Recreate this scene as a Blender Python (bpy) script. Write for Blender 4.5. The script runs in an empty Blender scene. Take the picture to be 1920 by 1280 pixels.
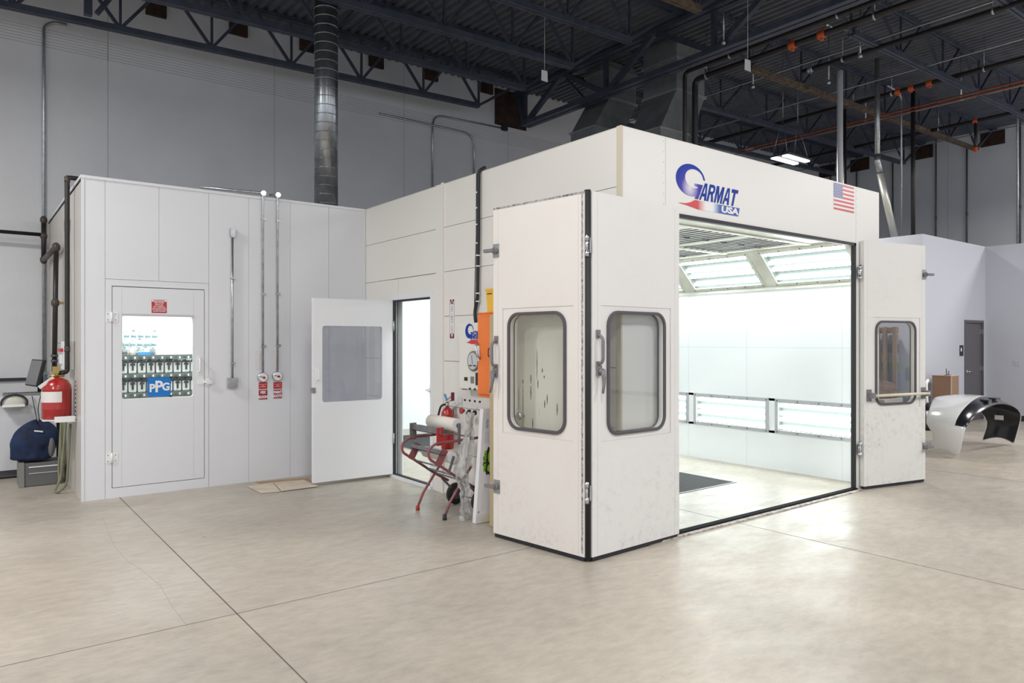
import bpy, bmesh, math, random
from mathutils import Vector, Matrix
from math import pi, sin, cos, radians
random.seed(7)
scene = bpy.context.scene
COL = scene.collection

# ------------------------------------------------------------------ camera
FPX = 1344.0
CAM = Vector((-4.043, -3.881, 1.6))
YAW = math.atan2(.6088, .7934)
FWD = Vector((sin(YAW), cos(YAW), 0)); RGT = Vector((cos(YAW), -sin(YAW), 0))
cd = bpy.data.cameras.new('camera'); cam = bpy.data.objects.new('camera', cd); COL.objects.link(cam)
cd.sensor_width = 36; cd.lens = FPX / 1920 * 36; cd.clip_end = 200
cam.location = CAM; cam.rotation_euler = (pi / 2, 0, -YAW)
scene.camera = cam

# ------------------------------------------------------------------ world, lights, exposure
vs = scene.view_settings
vs.view_transform = 'Standard'; vs.look = 'None'; vs.gamma = 1; vs.use_curve_mapping = False
vs.exposure = 0.0
w = bpy.data.worlds.new('world'); scene.world = w; w.use_nodes = True
bg = w.node_tree.nodes['Background']; bg.inputs[0].default_value = (.86, .92, 1.0, 1); bg.inputs[1].default_value = .92

def area(name, loc, sx, sy, power, col=(1, .985, .96), rot=(0, 0, 0), spread=pi):
    l = bpy.data.lights.new(name, 'AREA'); l.shape = 'RECTANGLE'; l.size = sx; l.size_y = sy
    l.energy = power; l.color = col; l.spread = spread
    o = bpy.data.objects.new(name, l); COL.objects.link(o); o.location = loc; o.rotation_euler = rot
    return o
# the hall's high-bay lamps (those outside the picture)
for i, (x, y, p) in enumerate([(-7.5, -1.5, 190), (-3.2, -4.2, 190), (-6.5, 3.0, 260), (1.6, -4.6, 170), (6.5, -5.0, 190), (11.0, -4.6, 230), (-2.2, -.6, 60), (14.6, -2.0, 240), (9.6, -1.7, 130)]):
    area('high_bay_lamp', (x, y, 5.3), 1.2, .6, p)

def U(px, py, X=None, Y=None, Z=None):
    """world point seen at a photo pixel on the plane X=, Y= or Z="""
    d = FWD + RGT * ((px - 960) / FPX) + Vector((0, 0, 1)) * ((640 - py) / FPX)
    t = (X - CAM.x) / d.x if X is not None else (Y - CAM.y) / d.y if Y is not None else (Z - CAM.z) / d.z
    return CAM + d * t

# ------------------------------------------------------------------ materials
MATS = {}
def mat(name, col, rough=.5, metal=0, noise=0, nscale=4, bump=0, bscale=60, col2=None, emit=None, estr=0, coat=0, stretch=None, spec=None):
    if name in MATS: return MATS[name]
    m = bpy.data.materials.new(name); m.use_nodes = True; nt = m.node_tree; n = nt.nodes; L = nt.links
    b = n['Principled BSDF']; b.inputs['Base Color'].default_value = (*col, 1); b.inputs['Roughness'].default_value = rough
    b.inputs['Metallic'].default_value = metal
    if coat: b.inputs['Coat Weight'].default_value = coat; b.inputs['Coat Roughness'].default_value = .08
    if spec is not None: b.inputs['Specular IOR Level'].default_value = spec
    if emit: b.inputs['Emission Color'].default_value = (*emit, 1); b.inputs['Emission Strength'].default_value = estr
    tc = n.new('ShaderNodeNewGeometry'); mp = n.new('ShaderNodeMapping'); L.new(tc.outputs['Position'], mp.inputs[0])
    if stretch: mp.inputs['Scale'].default_value = stretch
    if noise or col2:
        t = n.new('ShaderNodeTexNoise'); t.inputs['Scale'].default_value = nscale; t.inputs['Detail'].default_value = 6; t.inputs['Roughness'].default_value = .6
        L.new(mp.outputs[0], t.inputs['Vector'])
        r = n.new('ShaderNodeValToRGB'); c2 = col2 or tuple(c * (1 - noise) for c in col)
        r.color_ramp.elements[0].position = .35; r.color_ramp.elements[1].position = .65
        r.color_ramp.elements[0].color = (*c2, 1); r.color_ramp.elements[1].color = (*[min(1, c * (1 + noise * .3)) for c in col], 1)
        L.new(t.outputs['Fac'], r.inputs[0]); L.new(r.outputs[0], b.inputs['Base Color'])
    if bump:
        t2 = n.new('ShaderNodeTexNoise'); t2.inputs['Scale'].default_value = bscale; t2.inputs['Detail'].default_value = 3
        L.new(mp.outputs[0], t2.inputs['Vector'])
        bp = n.new('ShaderNodeBump'); bp.inputs['Strength'].default_value = bump; bp.inputs['Distance'].default_value = .01
        L.new(t2.outputs['Fac'], bp.inputs['Height']); L.new(bp.outputs[0], b.inputs['Normal'])
    MATS[name] = m; return m

def mat_emit(name, col, s):
    m = bpy.data.materials.new(name); m.use_nodes = True; n = m.node_tree.nodes; n.clear()
    e = n.new('ShaderNodeEmission'); e.inputs[0].default_value = (*col, 1); e.inputs[1].default_value = s
    o = n.new('ShaderNodeOutputMaterial'); m.node_tree.links.new(e.outputs[0], o.inputs[0]); return m

def mat_glass(name, tint=(.93, .97, .95), refl=.12, haze=0., hazecol=(.8, .82, .8)):
    m = bpy.data.materials.new(name); m.use_nodes = True; nt = m.node_tree; n = nt.nodes; L = nt.links; n.clear()
    tr = n.new('ShaderNodeBsdfTransparent'); tr.inputs[0].default_value = (*tint, 1)
    gl = n.new('ShaderNodeBsdfGlossy'); gl.inputs['Roughness'].default_value = .02
    df = n.new('ShaderNodeBsdfDiffuse'); df.inputs[0].default_value = (*hazecol, 1)
    m1 = n.new('ShaderNodeMixShader'); m1.inputs[0].default_value = haze; L.new(tr.outputs[0], m1.inputs[1]); L.new(df.outputs[0], m1.inputs[2])
    lw = n.new('ShaderNodeLayerWeight'); lw.inputs[0].default_value = .25
    mm = n.new('ShaderNodeMath'); mm.operation = 'MULTIPLY_ADD'; mm.inputs[1].default_value = refl * 2; mm.inputs[2].default_value = refl * .3
    L.new(lw.outputs['Fresnel'], mm.inputs[0])
    m2 = n.new('ShaderNodeMixShader'); L.new(mm.outputs[0], m2.inputs[0]); L.new(m1.outputs[0], m2.inputs[1]); L.new(gl.outputs[0], m2.inputs[2])
    o = n.new('ShaderNodeOutputMaterial'); L.new(m2.outputs[0], o.inputs[0]); return m

def mat_floor():
    m = bpy.data.materials.new('concrete_floor'); m.use_nodes = True; nt = m.node_tree; n = nt.nodes; L = nt.links
    b = n['Principled BSDF']; g = n.new('ShaderNodeNewGeometry')
    def noise(sc, det, stretch=(1, 1, 1), rot=0, ro=.6):
        mp = n.new('ShaderNodeMapping'); mp.inputs['Scale'].default_value = stretch; mp.inputs['Rotation'].default_value = (0, 0, rot)
        L.new(g.outputs['Position'], mp.inputs[0]); t = n.new('ShaderNodeTexNoise')
        t.inputs['Scale'].default_value = sc; t.inputs['Detail'].default_value = det; t.inputs['Roughness'].default_value = ro; L.new(mp.outputs[0], t.inputs['Vector']); return t.outputs['Fac']
    def ramp(f, p0, c0, p1, c1):
        r = n.new('ShaderNodeValToRGB'); e = r.color_ramp.elements; e[0].position = p0; e[1].position = p1
        e[0].color = (*c0, 1); e[1].color = (*c1, 1); L.new(f, r.inputs[0]); return r.outputs[0]
    def mixc(mode, a, bb, f):
        x = n.new('ShaderNodeMix'); x.data_type = 'RGBA'; x.blend_type = mode; x.inputs[0].default_value = f
        L.new(a, x.inputs[6]); L.new(bb, x.inputs[7]); return x.outputs[2]
    base = ramp(noise(.55, 5), .3, (.42, .37, .305), .7, (.58, .51, .43))
    big = ramp(noise(.22, 3), .35, (.80, .83, .86), .65, (1, 1, 1))
    fine = ramp(noise(7, 8, (1, 2.2, 1), .9, .72), .36, (.78, .78, .775), .6, (1, 1, 1))
    scr = ramp(noise(16, 5, (.5, 4, 1), .65, .75), .24, (.78, .77, .75), .38, (1, 1, 1))
    spk = ramp(noise(45, 2), .245, (.35, .33, .30), .27, (1, 1, 1))
    lite = ramp(noise(24, 3, (1, 3.5, 1), 2.1), .70, (0, 0, 0), .78, (.09, .085, .075))
    c = mixc('MULTIPLY', base, big, 1); c = mixc('MULTIPLY', c, fine, .8); c = mixc('MULTIPLY', c, scr, .6); c = mixc('MULTIPLY', c, spk, .6); c = mixc('ADD', c, lite, 1)
    L.new(c, b.inputs['Base Color'])
    r = ramp(noise(2.2, 5, (1, 1.6, 1)), .3, (.27, .27, .27), .7, (.52, .52, .52)); L.new(r, b.inputs['Roughness'])
    b.inputs['Specular IOR Level'].default_value = .42
    bp = n.new('ShaderNodeBump'); bp.inputs['Strength'].default_value = .12; bp.inputs['Distance'].default_value = .006
    L.new(noise(6, 4), bp.inputs['Height']); L.new(bp.outputs[0], b.inputs['Normal'])
    return m

def mat_dirty(name, col, dirt=(.2, .19, .2), amt=.5, zlo=.05, zhi=.6, pink=None):
    """painted door skin with scuffs: small scratches, more of them near the floor"""
    m = bpy.data.materials.new(name); m.use_nodes = True; nt = m.node_tree; n = nt.nodes; L = nt.links
    b = n['Principled BSDF']; b.inputs['Roughness'].default_value = .4
    g = n.new('ShaderNodeNewGeometry'); sep = n.new('ShaderNodeSeparateXYZ'); L.new(g.outputs['Position'], sep.inputs[0])
    mr = n.new('ShaderNodeMapRange'); mr.inputs[1].default_value = zlo; mr.inputs[2].default_value = zhi; mr.inputs[3].default_value = 1; mr.inputs[4].default_value = .12
    L.new(sep.outputs[2], mr.inputs[0])
    t = n.new('ShaderNodeTexNoise'); t.inputs['Scale'].default_value = 16; t.inputs['Detail'].default_value = 12; t.inputs['Roughness'].default_value = .75
    t.inputs['Distortion'].default_value = .5
    L.new(g.outputs['Position'], t.inputs['Vector'])
    r = n.new('ShaderNodeValToRGB'); r.color_ramp.elements[0].position = .50; r.color_ramp.elements[1].position = .66
    r.color_ramp.elements[0].color = (0, 0, 0, 1); r.color_ramp.elements[1].color = (1, 1, 1, 1); L.new(t.outputs['Fac'], r.inputs[0])
    t2 = n.new('ShaderNodeTexNoise'); t2.inputs['Scale'].default_value = 1.7; t2.inputs['Detail'].default_value = 3; L.new(g.outputs['Position'], t2.inputs['Vector'])
    r2 = n.new('ShaderNodeValToRGB'); r2.color_ramp.elements[0].position = .36; r2.color_ramp.elements[1].position = .60; L.new(t2.outputs['Fac'], r2.inputs[0])
    mu = n.new('ShaderNodeMath'); mu.operation = 'MULTIPLY'; L.new(r.outputs[0], mu.inputs[0]); L.new(mr.outputs[0], mu.inputs[1])
    mu1 = n.new('ShaderNodeMath'); mu1.operation = 'MULTIPLY'; L.new(mu.outputs[0], mu1.inputs[0]); L.new(r2.outputs[0], mu1.inputs[1])
    mu2 = n.new('ShaderNodeMath'); mu2.operation = 'MULTIPLY'; L.new(mu1.outputs[0], mu2.inputs[0]); mu2.inputs[1].default_value = amt
    tint = n.new('ShaderNodeMix'); tint.data_type = 'RGBA'
    L.new(t2.outputs['Fac'], tint.inputs[0]); tint.inputs[6].default_value = (*col, 1); tint.inputs[7].default_value = (*(pink or tuple(c * .95 for c in col)), 1)
    x = n.new('ShaderNodeMix'); x.data_type = 'RGBA'; L.new(mu2.outputs[0], x.inputs[0]); L.new(tint.outputs[2], x.inputs[6]); x.inputs[7].default_value = (*dirt, 1)
    L.new(x.outputs[2], b.inputs['Base Color']); return m

def mat_gradient(name, stops, p0, p1):
    """colour ramp along a world direction (printed gradient of a decal)"""
    m = bpy.data.materials.new(name); m.use_nodes = True; nt = m.node_tree; n = nt.nodes; L = nt.links
    b = n['Principled BSDF']; b.inputs['Roughness'].default_value = .35
    g = n.new('ShaderNodeNewGeometry'); d = Vector(p1) - Vector(p0)
    s = n.new('ShaderNodeVectorMath'); s.operation = 'SUBTRACT'; L.new(g.outputs['Position'], s.inputs[0]); s.inputs[1].default_value = p0
    dt = n.new('ShaderNodeVectorMath'); dt.operation = 'DOT_PRODUCT'; L.new(s.outputs[0], dt.inputs[0]); dt.inputs[1].default_value = d / d.length_squared
    r = n.new('ShaderNodeValToRGB'); e = r.color_ramp.elements
    e[0].position = stops[0][0]; e[0].color = (*stops[0][1], 1); e[1].position = stops[-1][0]; e[1].color = (*stops[-1][1], 1)
    for p, c in stops[1:-1]:
        q = e.new(p); q.color = (*c, 1)
    L.new(dt.outputs['Value'], r.inputs[0]); L.new(r.outputs[0], b.inputs['Base Color']); return m

def mat_radial(name, stops, c, R_):
    m = mat_gradient(name, stops, (0, 0, 0), (1, 0, 0)); nt = m.node_tree; L = nt.links
    g = [q for q in nt.nodes if q.type == 'NEW_GEOMETRY'][0]; r = [q for q in nt.nodes if q.type == 'VALTORGB'][0]
    d = nt.nodes.new('ShaderNodeVectorMath'); d.operation = 'DISTANCE'; L.new(g.outputs['Position'], d.inputs[0]); d.inputs[1].default_value = c
    q = nt.nodes.new('ShaderNodeMath'); q.operation = 'DIVIDE'; L.new(d.outputs['Value'], q.inputs[0]); q.inputs[1].default_value = R_; L.new(q.outputs[0], r.inputs[0])
    nt.nodes['Principled BSDF'].inputs['Roughness'].default_value = .6; nt.nodes['Principled BSDF'].inputs['Specular IOR Level'].default_value = .2; return m

FLOOR = mat_floor()
JOINT = mat('floor_joint', (.13, .115, .1), .9)
WALLG = mat('hall_wall_paint', (.72, .725, .745), .8, noise=.05, nscale=1.2, bump=.25, bscale=90)
WALLJ = mat('hall_wall_joint', (.48, .48, .50), .9)
OFFW = mat('office_wall_paint', (.50, .51, .57), .75, bump=.1, bscale=120)
DECK = mat('deck_steel', (.105, .113, .135), .55, noise=.25, nscale=3)
STEEL = mat('joist_steel', (.055, .064, .095), .5, noise=.3, nscale=5)
PRIMER = mat('rusty_primer', (.16, .115, .075), .75, col2=(.045, .03, .022), nscale=9)
RUST = mat('rusty_plate', (.065, .03, .018), .85, col2=(.02, .013, .01), nscale=6)
BOOTH = mat('booth_enamel', (.77, .745, .70), .38, noise=.02, nscale=.8)
BOOTHF = mat('booth_front_enamel', (.80, .785, .755), .38)
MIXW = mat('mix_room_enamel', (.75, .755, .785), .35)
MIXS = mat('mix_room_enamel_shaded', (.60, .565, .52), .38, noise=.06, nscale=1, stretch=(1, 6, .3))  # darker, warmer enamel copy; the receding side's shade and reflections are in its colour
SEAM = mat('panel_seam', (.16, .15, .14), .8)
SEAML = mat('panel_seam_light', (.45, .45, .46), .8)
BLACK = mat('black_rubber', (.018, .018, .022), .6)
DGREY = mat('dark_grey_handle', (.10, .095, .11), .4, metal=.3)
GASK = mat('window_gasket', (.085, .075, .085), .5)
CHROME = mat('chrome', (.6, .61, .63), .22, metal=1)
GALV = mat('galvanised', (.52, .54, .55), .33, metal=.9, noise=.25, nscale=14)
DUCTG = mat('duct_galvanised', (.27, .29, .295), .5, metal=.3, noise=.25, nscale=3)
FLANGE = mat('duct_flange', (.38, .40, .38), .5, metal=.5)
SPIRAL = mat('spiral_duct_metal', (.44, .46, .475), .27, metal=.95, noise=.3, nscale=5, bump=.04, bscale=12)
WHITE = mat('white_plastic', (.82, .82, .82), .4)
WHITEP = mat('white_masking_film', (.82, .84, .86), .3, bump=1.0, bscale=2.6)
RED = mat('red_enamel', (.36, .013, .011), .28, coat=.4)
SIGNR = mat('sign_red', (.50, .02, .03), .45)
SIGNM = mat('sign_maroon', (.18, .02, .05), .45)
ORNG = mat('orange_enamel', (.86, .20, .03), .4, noise=.08, nscale=6)
ORFIT = mat('orange_fitting', (.60, .12, .03), .5)
YEL = mat('yellow_plastic', (.85, .50, .05), .45)
BLPIPE = mat('black_pipe', (.022, .018, .018), .4, noise=.3, nscale=20)
BROWNP = mat('brown_fitting', (.07, .05, .045), .5)
BLUELOGO = mat('logo_blue', (.012, .045, .33), .6, spec=.2)
LOGOR = mat('logo_red', (.62, .03, .04), .35)
BRASS = mat('brass', (.45, .33, .12), .35, metal=.9)
TUBE = mat_emit('lamp_tube_glow', (.93, 1.0, .985), 20.0)
HALLLED = mat_emit('led_panel_glow', (1, 1, 1), 14.0)
GLASS = mat_glass('window_glass', (.975, .985, .985), .10, .02, (.7, .72, .7))
GLASSC = mat_glass('clear_glass', (.97, .98, .98), .04)
GLASSM = mat_glass('mix_door_glass', (.96, .98, .98), .06)
GLASSF = mat_glass('filmed_glass', (.80, .82, .86), .12, .14, (.75, .76, .8))

# ------------------------------------------------------------------ mesh builder
WLOC = {}
def frame(p0, p1):
    """local frame: x from p0 to p1 on plan, z up, y away from the viewer's side; origin p0"""
    p0 = Vector(p0); p1 = Vector(p1); x = (p1 - p0); x.z = 0; x.normalize(); z = Vector((0, 0, 1)); y = z.cross(x)
    return Matrix(((x.x, y.x, z.x, p0.x), (x.y, y.y, z.y, p0.y), (x.z, y.z, z.z, p0.z), (0, 0, 0, 1)))

def fillet(pts, r, n=5):
    pts = [Vector(p) for p in pts]; out = [pts[0]]
    for i in range(1, len(pts) - 1):
        a, b, c = pts[i - 1], pts[i], pts[i + 1]; u = (a - b); v = (c - b); rr = min(r, u.length * .45, v.length * .45)
        u.normalize(); v.normalize(); s = b + u * rr; e = b + v * rr
        for k in range(n + 1):
            t = k / n; out.append(s * (1 - t) ** 2 + b * 2 * t * (1 - t) + e * t * t)
    out.append(pts[-1]); return out

def rrect(x0, x1, z0, z1, r, k=6):
    L = []
    for cx, cz, a0 in ((x1 - r, z1 - r, 0), (x0 + r, z1 - r, 90), (x0 + r, z0 + r, 180), (x1 - r, z0 + r, 270)):
        for i in range(k + 1):
            a = radians(a0 + 90 * i / k); L.append((cx + r * cos(a), cz + r * sin(a)))
    return L

class MB:
    def __init__(s, xf=None): s.v = []; s.f = []; s.m = []; s.sm = []; s.xf = xf or Matrix.Identity(4)
    def av(s, p): s.v.append(s.xf @ Vector(p)); return len(s.v) - 1
    def af(s, idx, mi=0, sm=False): s.f.append(tuple(idx)); s.m.append(mi); s.sm.append(sm)
    def box(s, a, b, mi=0):
        x0, y0, z0 = [min(a[i], b[i]) for i in range(3)]; x1, y1, z1 = [max(a[i], b[i]) for i in range(3)]
        i = [s.av(p) for p in ((x0, y0, z0), (x1, y0, z0), (x1, y1, z0), (x0, y1, z0), (x0, y0, z1), (x1, y0, z1), (x1, y1, z1), (x0, y1, z1))]
        for q in ((3, 2, 1, 0), (4, 5, 6, 7), (0, 1, 5, 4), (1, 2, 6, 5), (2, 3, 7, 6), (3, 0, 4, 7)): s.af([i[k] for k in q], mi)
        return s
    def bar(s, p0, p1, w, h, mi=0, up=(0, 0, 1)):
        p0 = Vector(p0); p1 = Vector(p1); d = (p1 - p0).normalized(); up = Vector(up)
        if abs(d.dot(up)) > .98: up = Vector((1, 0, 0))
        x = d.cross(up).normalized(); y = x.cross(d).normalized(); r = []
        for p in (p0, p1):
            r.append([s.av(p + x * a * w / 2 + y * b * h / 2) for a, b in ((-1, -1), (1, -1), (1, 1), (-1, 1))])
        a, b = r; s.af(a[::-1], mi); s.af(b, mi)
        for k in range(4): s.af((a[k], a[(k + 1) % 4], b[(k + 1) % 4], b[k]), mi)
        return s
    def tube(s, pts, r, n=10, mi=0, caps=True, closed=False):
        pts = [Vector(p) for p in pts]; rs = r if isinstance(r, (list, tuple)) else [r] * len(pts)
        ref = None; rings = []
        N = len(pts)
        for i, p in enumerate(pts):
            if closed: d = (pts[(i + 1) % N] - pts[i - 1])
            else: d = (pts[min(i + 1, N - 1)] - pts[max(i - 1, 0)])
            d.normalize()
            if ref is None:
                ref = Vector((0, 0, 1)) if abs(d.z) < .9 else Vector((1, 0, 0))
            x = d.cross(ref).normalized(); y = x.cross(d).normalized(); ref = y
            rings.append([s.av(p + (x * cos(2 * pi * k / n) + y * sin(2 * pi * k / n)) * rs[i]) for k in range(n)])
        for i in range(N if closed else N - 1):
            a = rings[i]; b = rings[(i + 1) % N]
            for k in range(n): s.af((a[k], a[(k + 1) % n], b[(k + 1) % n], b[k]), mi, True)
        if caps and not closed: s.af(rings[0][::-1], mi); s.af(rings[-1], mi)
        return s
    def cyl(s, p0, p1, r, n=16, mi=0): return s.tube([p0, p1], r, n, mi)
    def lathe(s, c, prof, n=24, mi=0, axis='z'):
        c = Vector(c); rings = []
        for rr, h in prof:
            ring = []
            for k in range(n):
                a = 2 * pi * k / n; u, v = rr * cos(a), rr * sin(a)
                q = {'z': (u, v, h), 'y': (u, h, v), 'x': (h, u, v)}[axis]; ring.append(s.av(c + Vector(q)))
            rings.append(ring)
        for i in range(len(rings) - 1):
            a, b = rings[i], rings[i + 1]
            for k in range(n): s.af((a[k], a[(k + 1) % n], b[(k + 1) % n], b[k]), mi, True)
        s.af(rings[0][::-1], mi); s.af(rings[-1], mi); return s
    def ball(s, c, r, n=12, mi=0, sc=(1, 1, 1)):
        c = Vector(c); rings = []
        for i in range(1, n // 2):
            a = pi * i / (n // 2)
            rings.append([s.av(c + Vector((r * sin(a) * cos(2 * pi * k / n) * sc[0], r * sin(a) * sin(2 * pi * k / n) * sc[1], r * cos(a) * sc[2]))) for k in range(n)])
        t = s.av(c + Vector((0, 0, r * sc[2]))); b = s.av(c - Vector((0, 0, r * sc[2])))
        for k in range(n): s.af((t, rings[0][k], rings[0][(k + 1) % n]), mi, True); s.af((b, rings[-1][(k + 1) % n], rings[-1][k]), mi, True)
        for i in range(len(rings) - 1):
            for k in range(n): s.af((rings[i][k], rings[i + 1][k], rings[i + 1][(k + 1) % n], rings[i][(k + 1) % n]), mi, True)
        return s
    def poly(s, pts2, y0, y1, mi=0):
        """outline in local x,z extruded from y0 to y1"""
        a = [s.av((x, y0, z)) for x, z in pts2]; b = [s.av((x, y1, z)) for x, z in pts2]; n = len(a)
        s.af(a, mi); s.af(b[::-1], mi)
        for k in range(n): s.af((a[k], b[k], b[(k + 1) % n], a[(k + 1) % n]), mi)
        return s
    def ring(s, lo, li, y0, y1, mi=0):
        n = len(lo); A = [s.av((x, y0, z)) for x, z in lo]; B = [s.av((x, y0, z)) for x, z in li]
        C = [s.av((x, y1, z)) for x, z in lo]; D = [s.av((x, y1, z)) for x, z in li]
        for k in range(n):
            j = (k + 1) % n
            s.af((A[k], A[j], B[j], B[k]), mi); s.af((C[j], C[k], D[k], D[j]), mi)
            s.af((A[j], A[k], C[k], C[j]), mi); s.af((B[k], B[j], D[j], D[k]), mi)
        return s
    def holed(s, W0, W1, Z0, Z1, x0, x1, z0, z1, r, y0, y1, mi=0):
        li = rrect(x0, x1, z0, z1, r, 6); cx, cz = (x0 + x1) / 2, (z0 + z1) / 2; lo = []
        for x, z in li:
            dx, dz = x - cx, z - cz
            tx = ((W1 if dx > 0 else W0) - cx) / dx if abs(dx) > 1e-6 else 1e9
            tz = ((Z1 if dz > 0 else Z0) - cz) / dz if abs(dz) > 1e-6 else 1e9
            t = min(tx, tz); lo.append([cx + dx * t, cz + dz * t])
        for X in (W0, W1):
            for Z in (Z0, Z1):
                k = min(range(len(lo)), key=lambda i: (lo[i][0] - X) ** 2 + (lo[i][1] - Z) ** 2); lo[k] = [X, Z]
        return s.ring(lo, li, y0, y1, mi)
    def text(s, body, x, z, size, y=0, mi=0, bold=0, sx=1, shear=0, depth=.0008, align='CENTER', vertical=False, rot=0):
        cu = bpy.data.curves.new('txt', 'FONT'); cu.body = body; cu.size = size; cu.offset = bold; cu.shear = shear
        cu.align_x = align; cu.align_y = 'CENTER'; cu.resolution_u = 3; cu.extrude = depth; cu.space_line = .85
        o = bpy.data.objects.new('txt', cu); COL.objects.link(o)
        dg = bpy.context.evaluated_depsgraph_get(); dg.update(); me = bpy.data.meshes.new_from_object(o.evaluated_get(dg))
        ca, sa = cos(rot), sin(rot); idx = []
        for v in me.vertices:
            a, b2 = v.co.x * sx, v.co.y
            idx.append(s.av((x + a * ca - b2 * sa, y - v.co.z, z + a * sa + b2 * ca)))
        for p in me.polygons: s.af([idx[k] for k in p.vertices], mi)
        bpy.data.objects.remove(o); bpy.data.curves.remove(cu); bpy.data.meshes.remove(me); return s
    def build(s, name, mats, parent=None, bevel=0, kind=None, label=None, cat=None, group=None, subsurf=0, shade=True, solid=None):
        if not isinstance(mats, (list, tuple)): mats = [mats]
        xs = [v.x for v in s.v]; ys = [v.y for v in s.v]; zs = [v.z for v in s.v]
        o0 = Vector(((min(xs) + max(xs)) / 2, (min(ys) + max(ys)) / 2, min(zs)))
        me = bpy.data.meshes.new(name); me.from_pydata([v - o0 for v in s.v], [], s.f)
        for m_ in mats: me.materials.append(m_)
        me.polygons.foreach_set('material_index', s.m); me.polygons.foreach_set('use_smooth', s.sm); me.update()
        o = bpy.data.objects.new(name, me); COL.objects.link(o)
        WLOC[o.name] = o0
        if parent: o.parent = parent; o.location = o0 - WLOC[parent.name]
        else: o.location = o0
        if solid:
            md = o.modifiers.new('solid', 'SOLIDIFY'); md.thickness = solid[0]; md.offset = solid[1]
            if len(solid) > 2: md.material_offset = solid[2]; md.material_offset_rim = 0
        if bevel:
            md = o.modifiers.new('bevel', 'BEVEL'); md.width = bevel; md.segments = 2; md.limit_method = 'ANGLE'
        if subsurf:
            md = o.modifiers.new('sub', 'SUBSURF'); md.levels = md.render_levels = subsurf
        if kind: o['kind'] = kind
        if label: o['label'] = label
        if cat: o['category'] = cat
        if group: o['group'] = group
        return o

def thing(name, label, cat, loc, group=None):
    o = bpy.data.objects.new(name, None); COL.objects.link(o); o.location = loc; o.empty_display_size = .1
    WLOC[o.name] = Vector(loc); o['label'] = label; o['category'] = cat
    if group: o['group'] = group
    return o

ORD = ['first', 'second', 'third', 'fourth', 'fifth', 'sixth', 'seventh', 'eighth', 'ninth', 'tenth', 'eleventh', 'twelfth', 'thirteenth', 'fourteenth', 'fifteenth', 'sixteenth']
H = 3.265; YM = 4.42; XM = -3.094; YB = 7.9; XR = 17.0
def roof(x): return 6.70 + .021 * x

# ------------------------------------------------------------------ the hall
m = MB(); m.box((-14, -14, -.1), (XR, YB, 0))
for x in (-6.91, -2.76, 1.39, 5.54, 9.69, 13.84): m.box((x - .004, -14, -.001), (x + .004, YB, .0006), 1)
for y in (-3.9, .45): m.box((-14, y - .003, -.001), (-.1, y + .003, .0006), 1)
m.box((4.2, -3.903, -.001), (XR, -3.897, .0006), 1)
for a_, b_ in (((192, 970), (215, 1025)), ((215, 1025), (240, 1052)), ((240, 1052), (265, 1068)), ((265, 1068), (300, 1097)), ((300, 1097), (325, 1140)), ((325, 1140), (352, 1175))):
    a_ = U(*a_, Z=0); b_ = U(*b_, Z=0); m.bar(a_, b_, .003, .0008, 2)
m.build('floor', [FLOOR, JOINT, mat('floor_crack', (.36, .325, .28), .9)], kind='structure')

m = MB(); m.box((-14, YB, -.1), (XR + .2, YB + .2, 7.6))
x = -2.37 - 2.42 * 4
while x < XR: m.box((x - .006, YB - .0015, 0), (x + .006, YB, 7.0), 1); x += 2.42
for k in range(7): z = 5.67 + k * .04; m.box((-14, YB - .0015, z - .005), (XR, YB, z + .005), 1)
m.build('wall_back', [WALLG, WALLJ], kind='structure')
m = MB(); m.box((XR, -14, -.1), (XR + .2, YB, 7.6))
for k in range(9): y = YB - 1.2 - k * 2.42; m.box((XR - .0015, y - .006, 0), (XR, y + .006, 7.1), 1)
m.build('wall_right', [WALLG, WALLJ], kind='structure')

m = MB(); P = .152; x = -14.0; prof = []
while x < XR:
    prof += [(x, .038), (x + .025, 0), (x + .075, 0), (x + .10, .038)]; x += P
ia = [m.av((a, -14, roof(a) + b)) for a, b in prof]; ib = [m.av((a, YB, roof(a) + b)) for a, b in prof]
for k in range(len(prof) - 1): m.af((ia[k], ia[k + 1], ib[k + 1], ib[k]))
ta = m.av((-14, -14, roof(-14) + .12)); tb = m.av((XR, -14, roof(XR) + .12)); tc_ = m.av((XR, YB, roof(XR) + .12)); td = m.av((-14, YB, roof(-14) + .12)); m.af((ta, td, tc_, tb))
m.build('ceiling', DECK, kind='structure')

# office box on the right
OX0, OX1, OY, OH = 9.9, 12.83, 1.95, 3.57
m = MB(); m.box((OX0, OY, 0), (OX0 + .12, YB, OH)); m.build('wall_office_side', OFFW, kind='structure')
m = MB()
DX0, DX1, DZ = 11.76, 12.72, 2.03
m.box((OX0 + .12, OY, 0), (DX0, OY + .12, OH)); m.box((DX1, OY, 0), (OX1 + .12, OY + .12, OH)); m.box((DX0, OY, DZ), (DX1, OY + .12, OH))
m.build('wall_office_front', OFFW, kind='structure')
m = MB(); m.box((OX1, -14, 0), (OX1 + .12, OY, OH)); m.build('wall_office_right', OFFW, kind='structure')
m = MB(); m.box((OX0 + .12, OY + .12, OH - .1), (XR, YB, OH - .01)); m.box((OX1 + .12, -14, OH - .1), (XR, OY + .12, OH - .01)); m.build('trim_office_roof', OFFW, kind='structure')
BASE = mat('baseboard_black', (.03, .03, .035), .6)
m = MB(); m.box((OX0 - .012, OY - .012, 0), (OX0, YB, .11)); m.build('baseboard_office_side', BASE, kind='structure')
m = MB(); m.box((OX0, OY - .012, 0), (DX0 - .05, OY, .11)); m.build('baseboard_office_front', BASE, kind='structure')
m = MB(); m.box((OX1 - .012, -14, 0), (OX1, OY - .012, .11)); m.build('baseboard_office_right', BASE, kind='structure')
DOORG = mat('door_grey_paint', (.105, .10, .11), .5)
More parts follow.
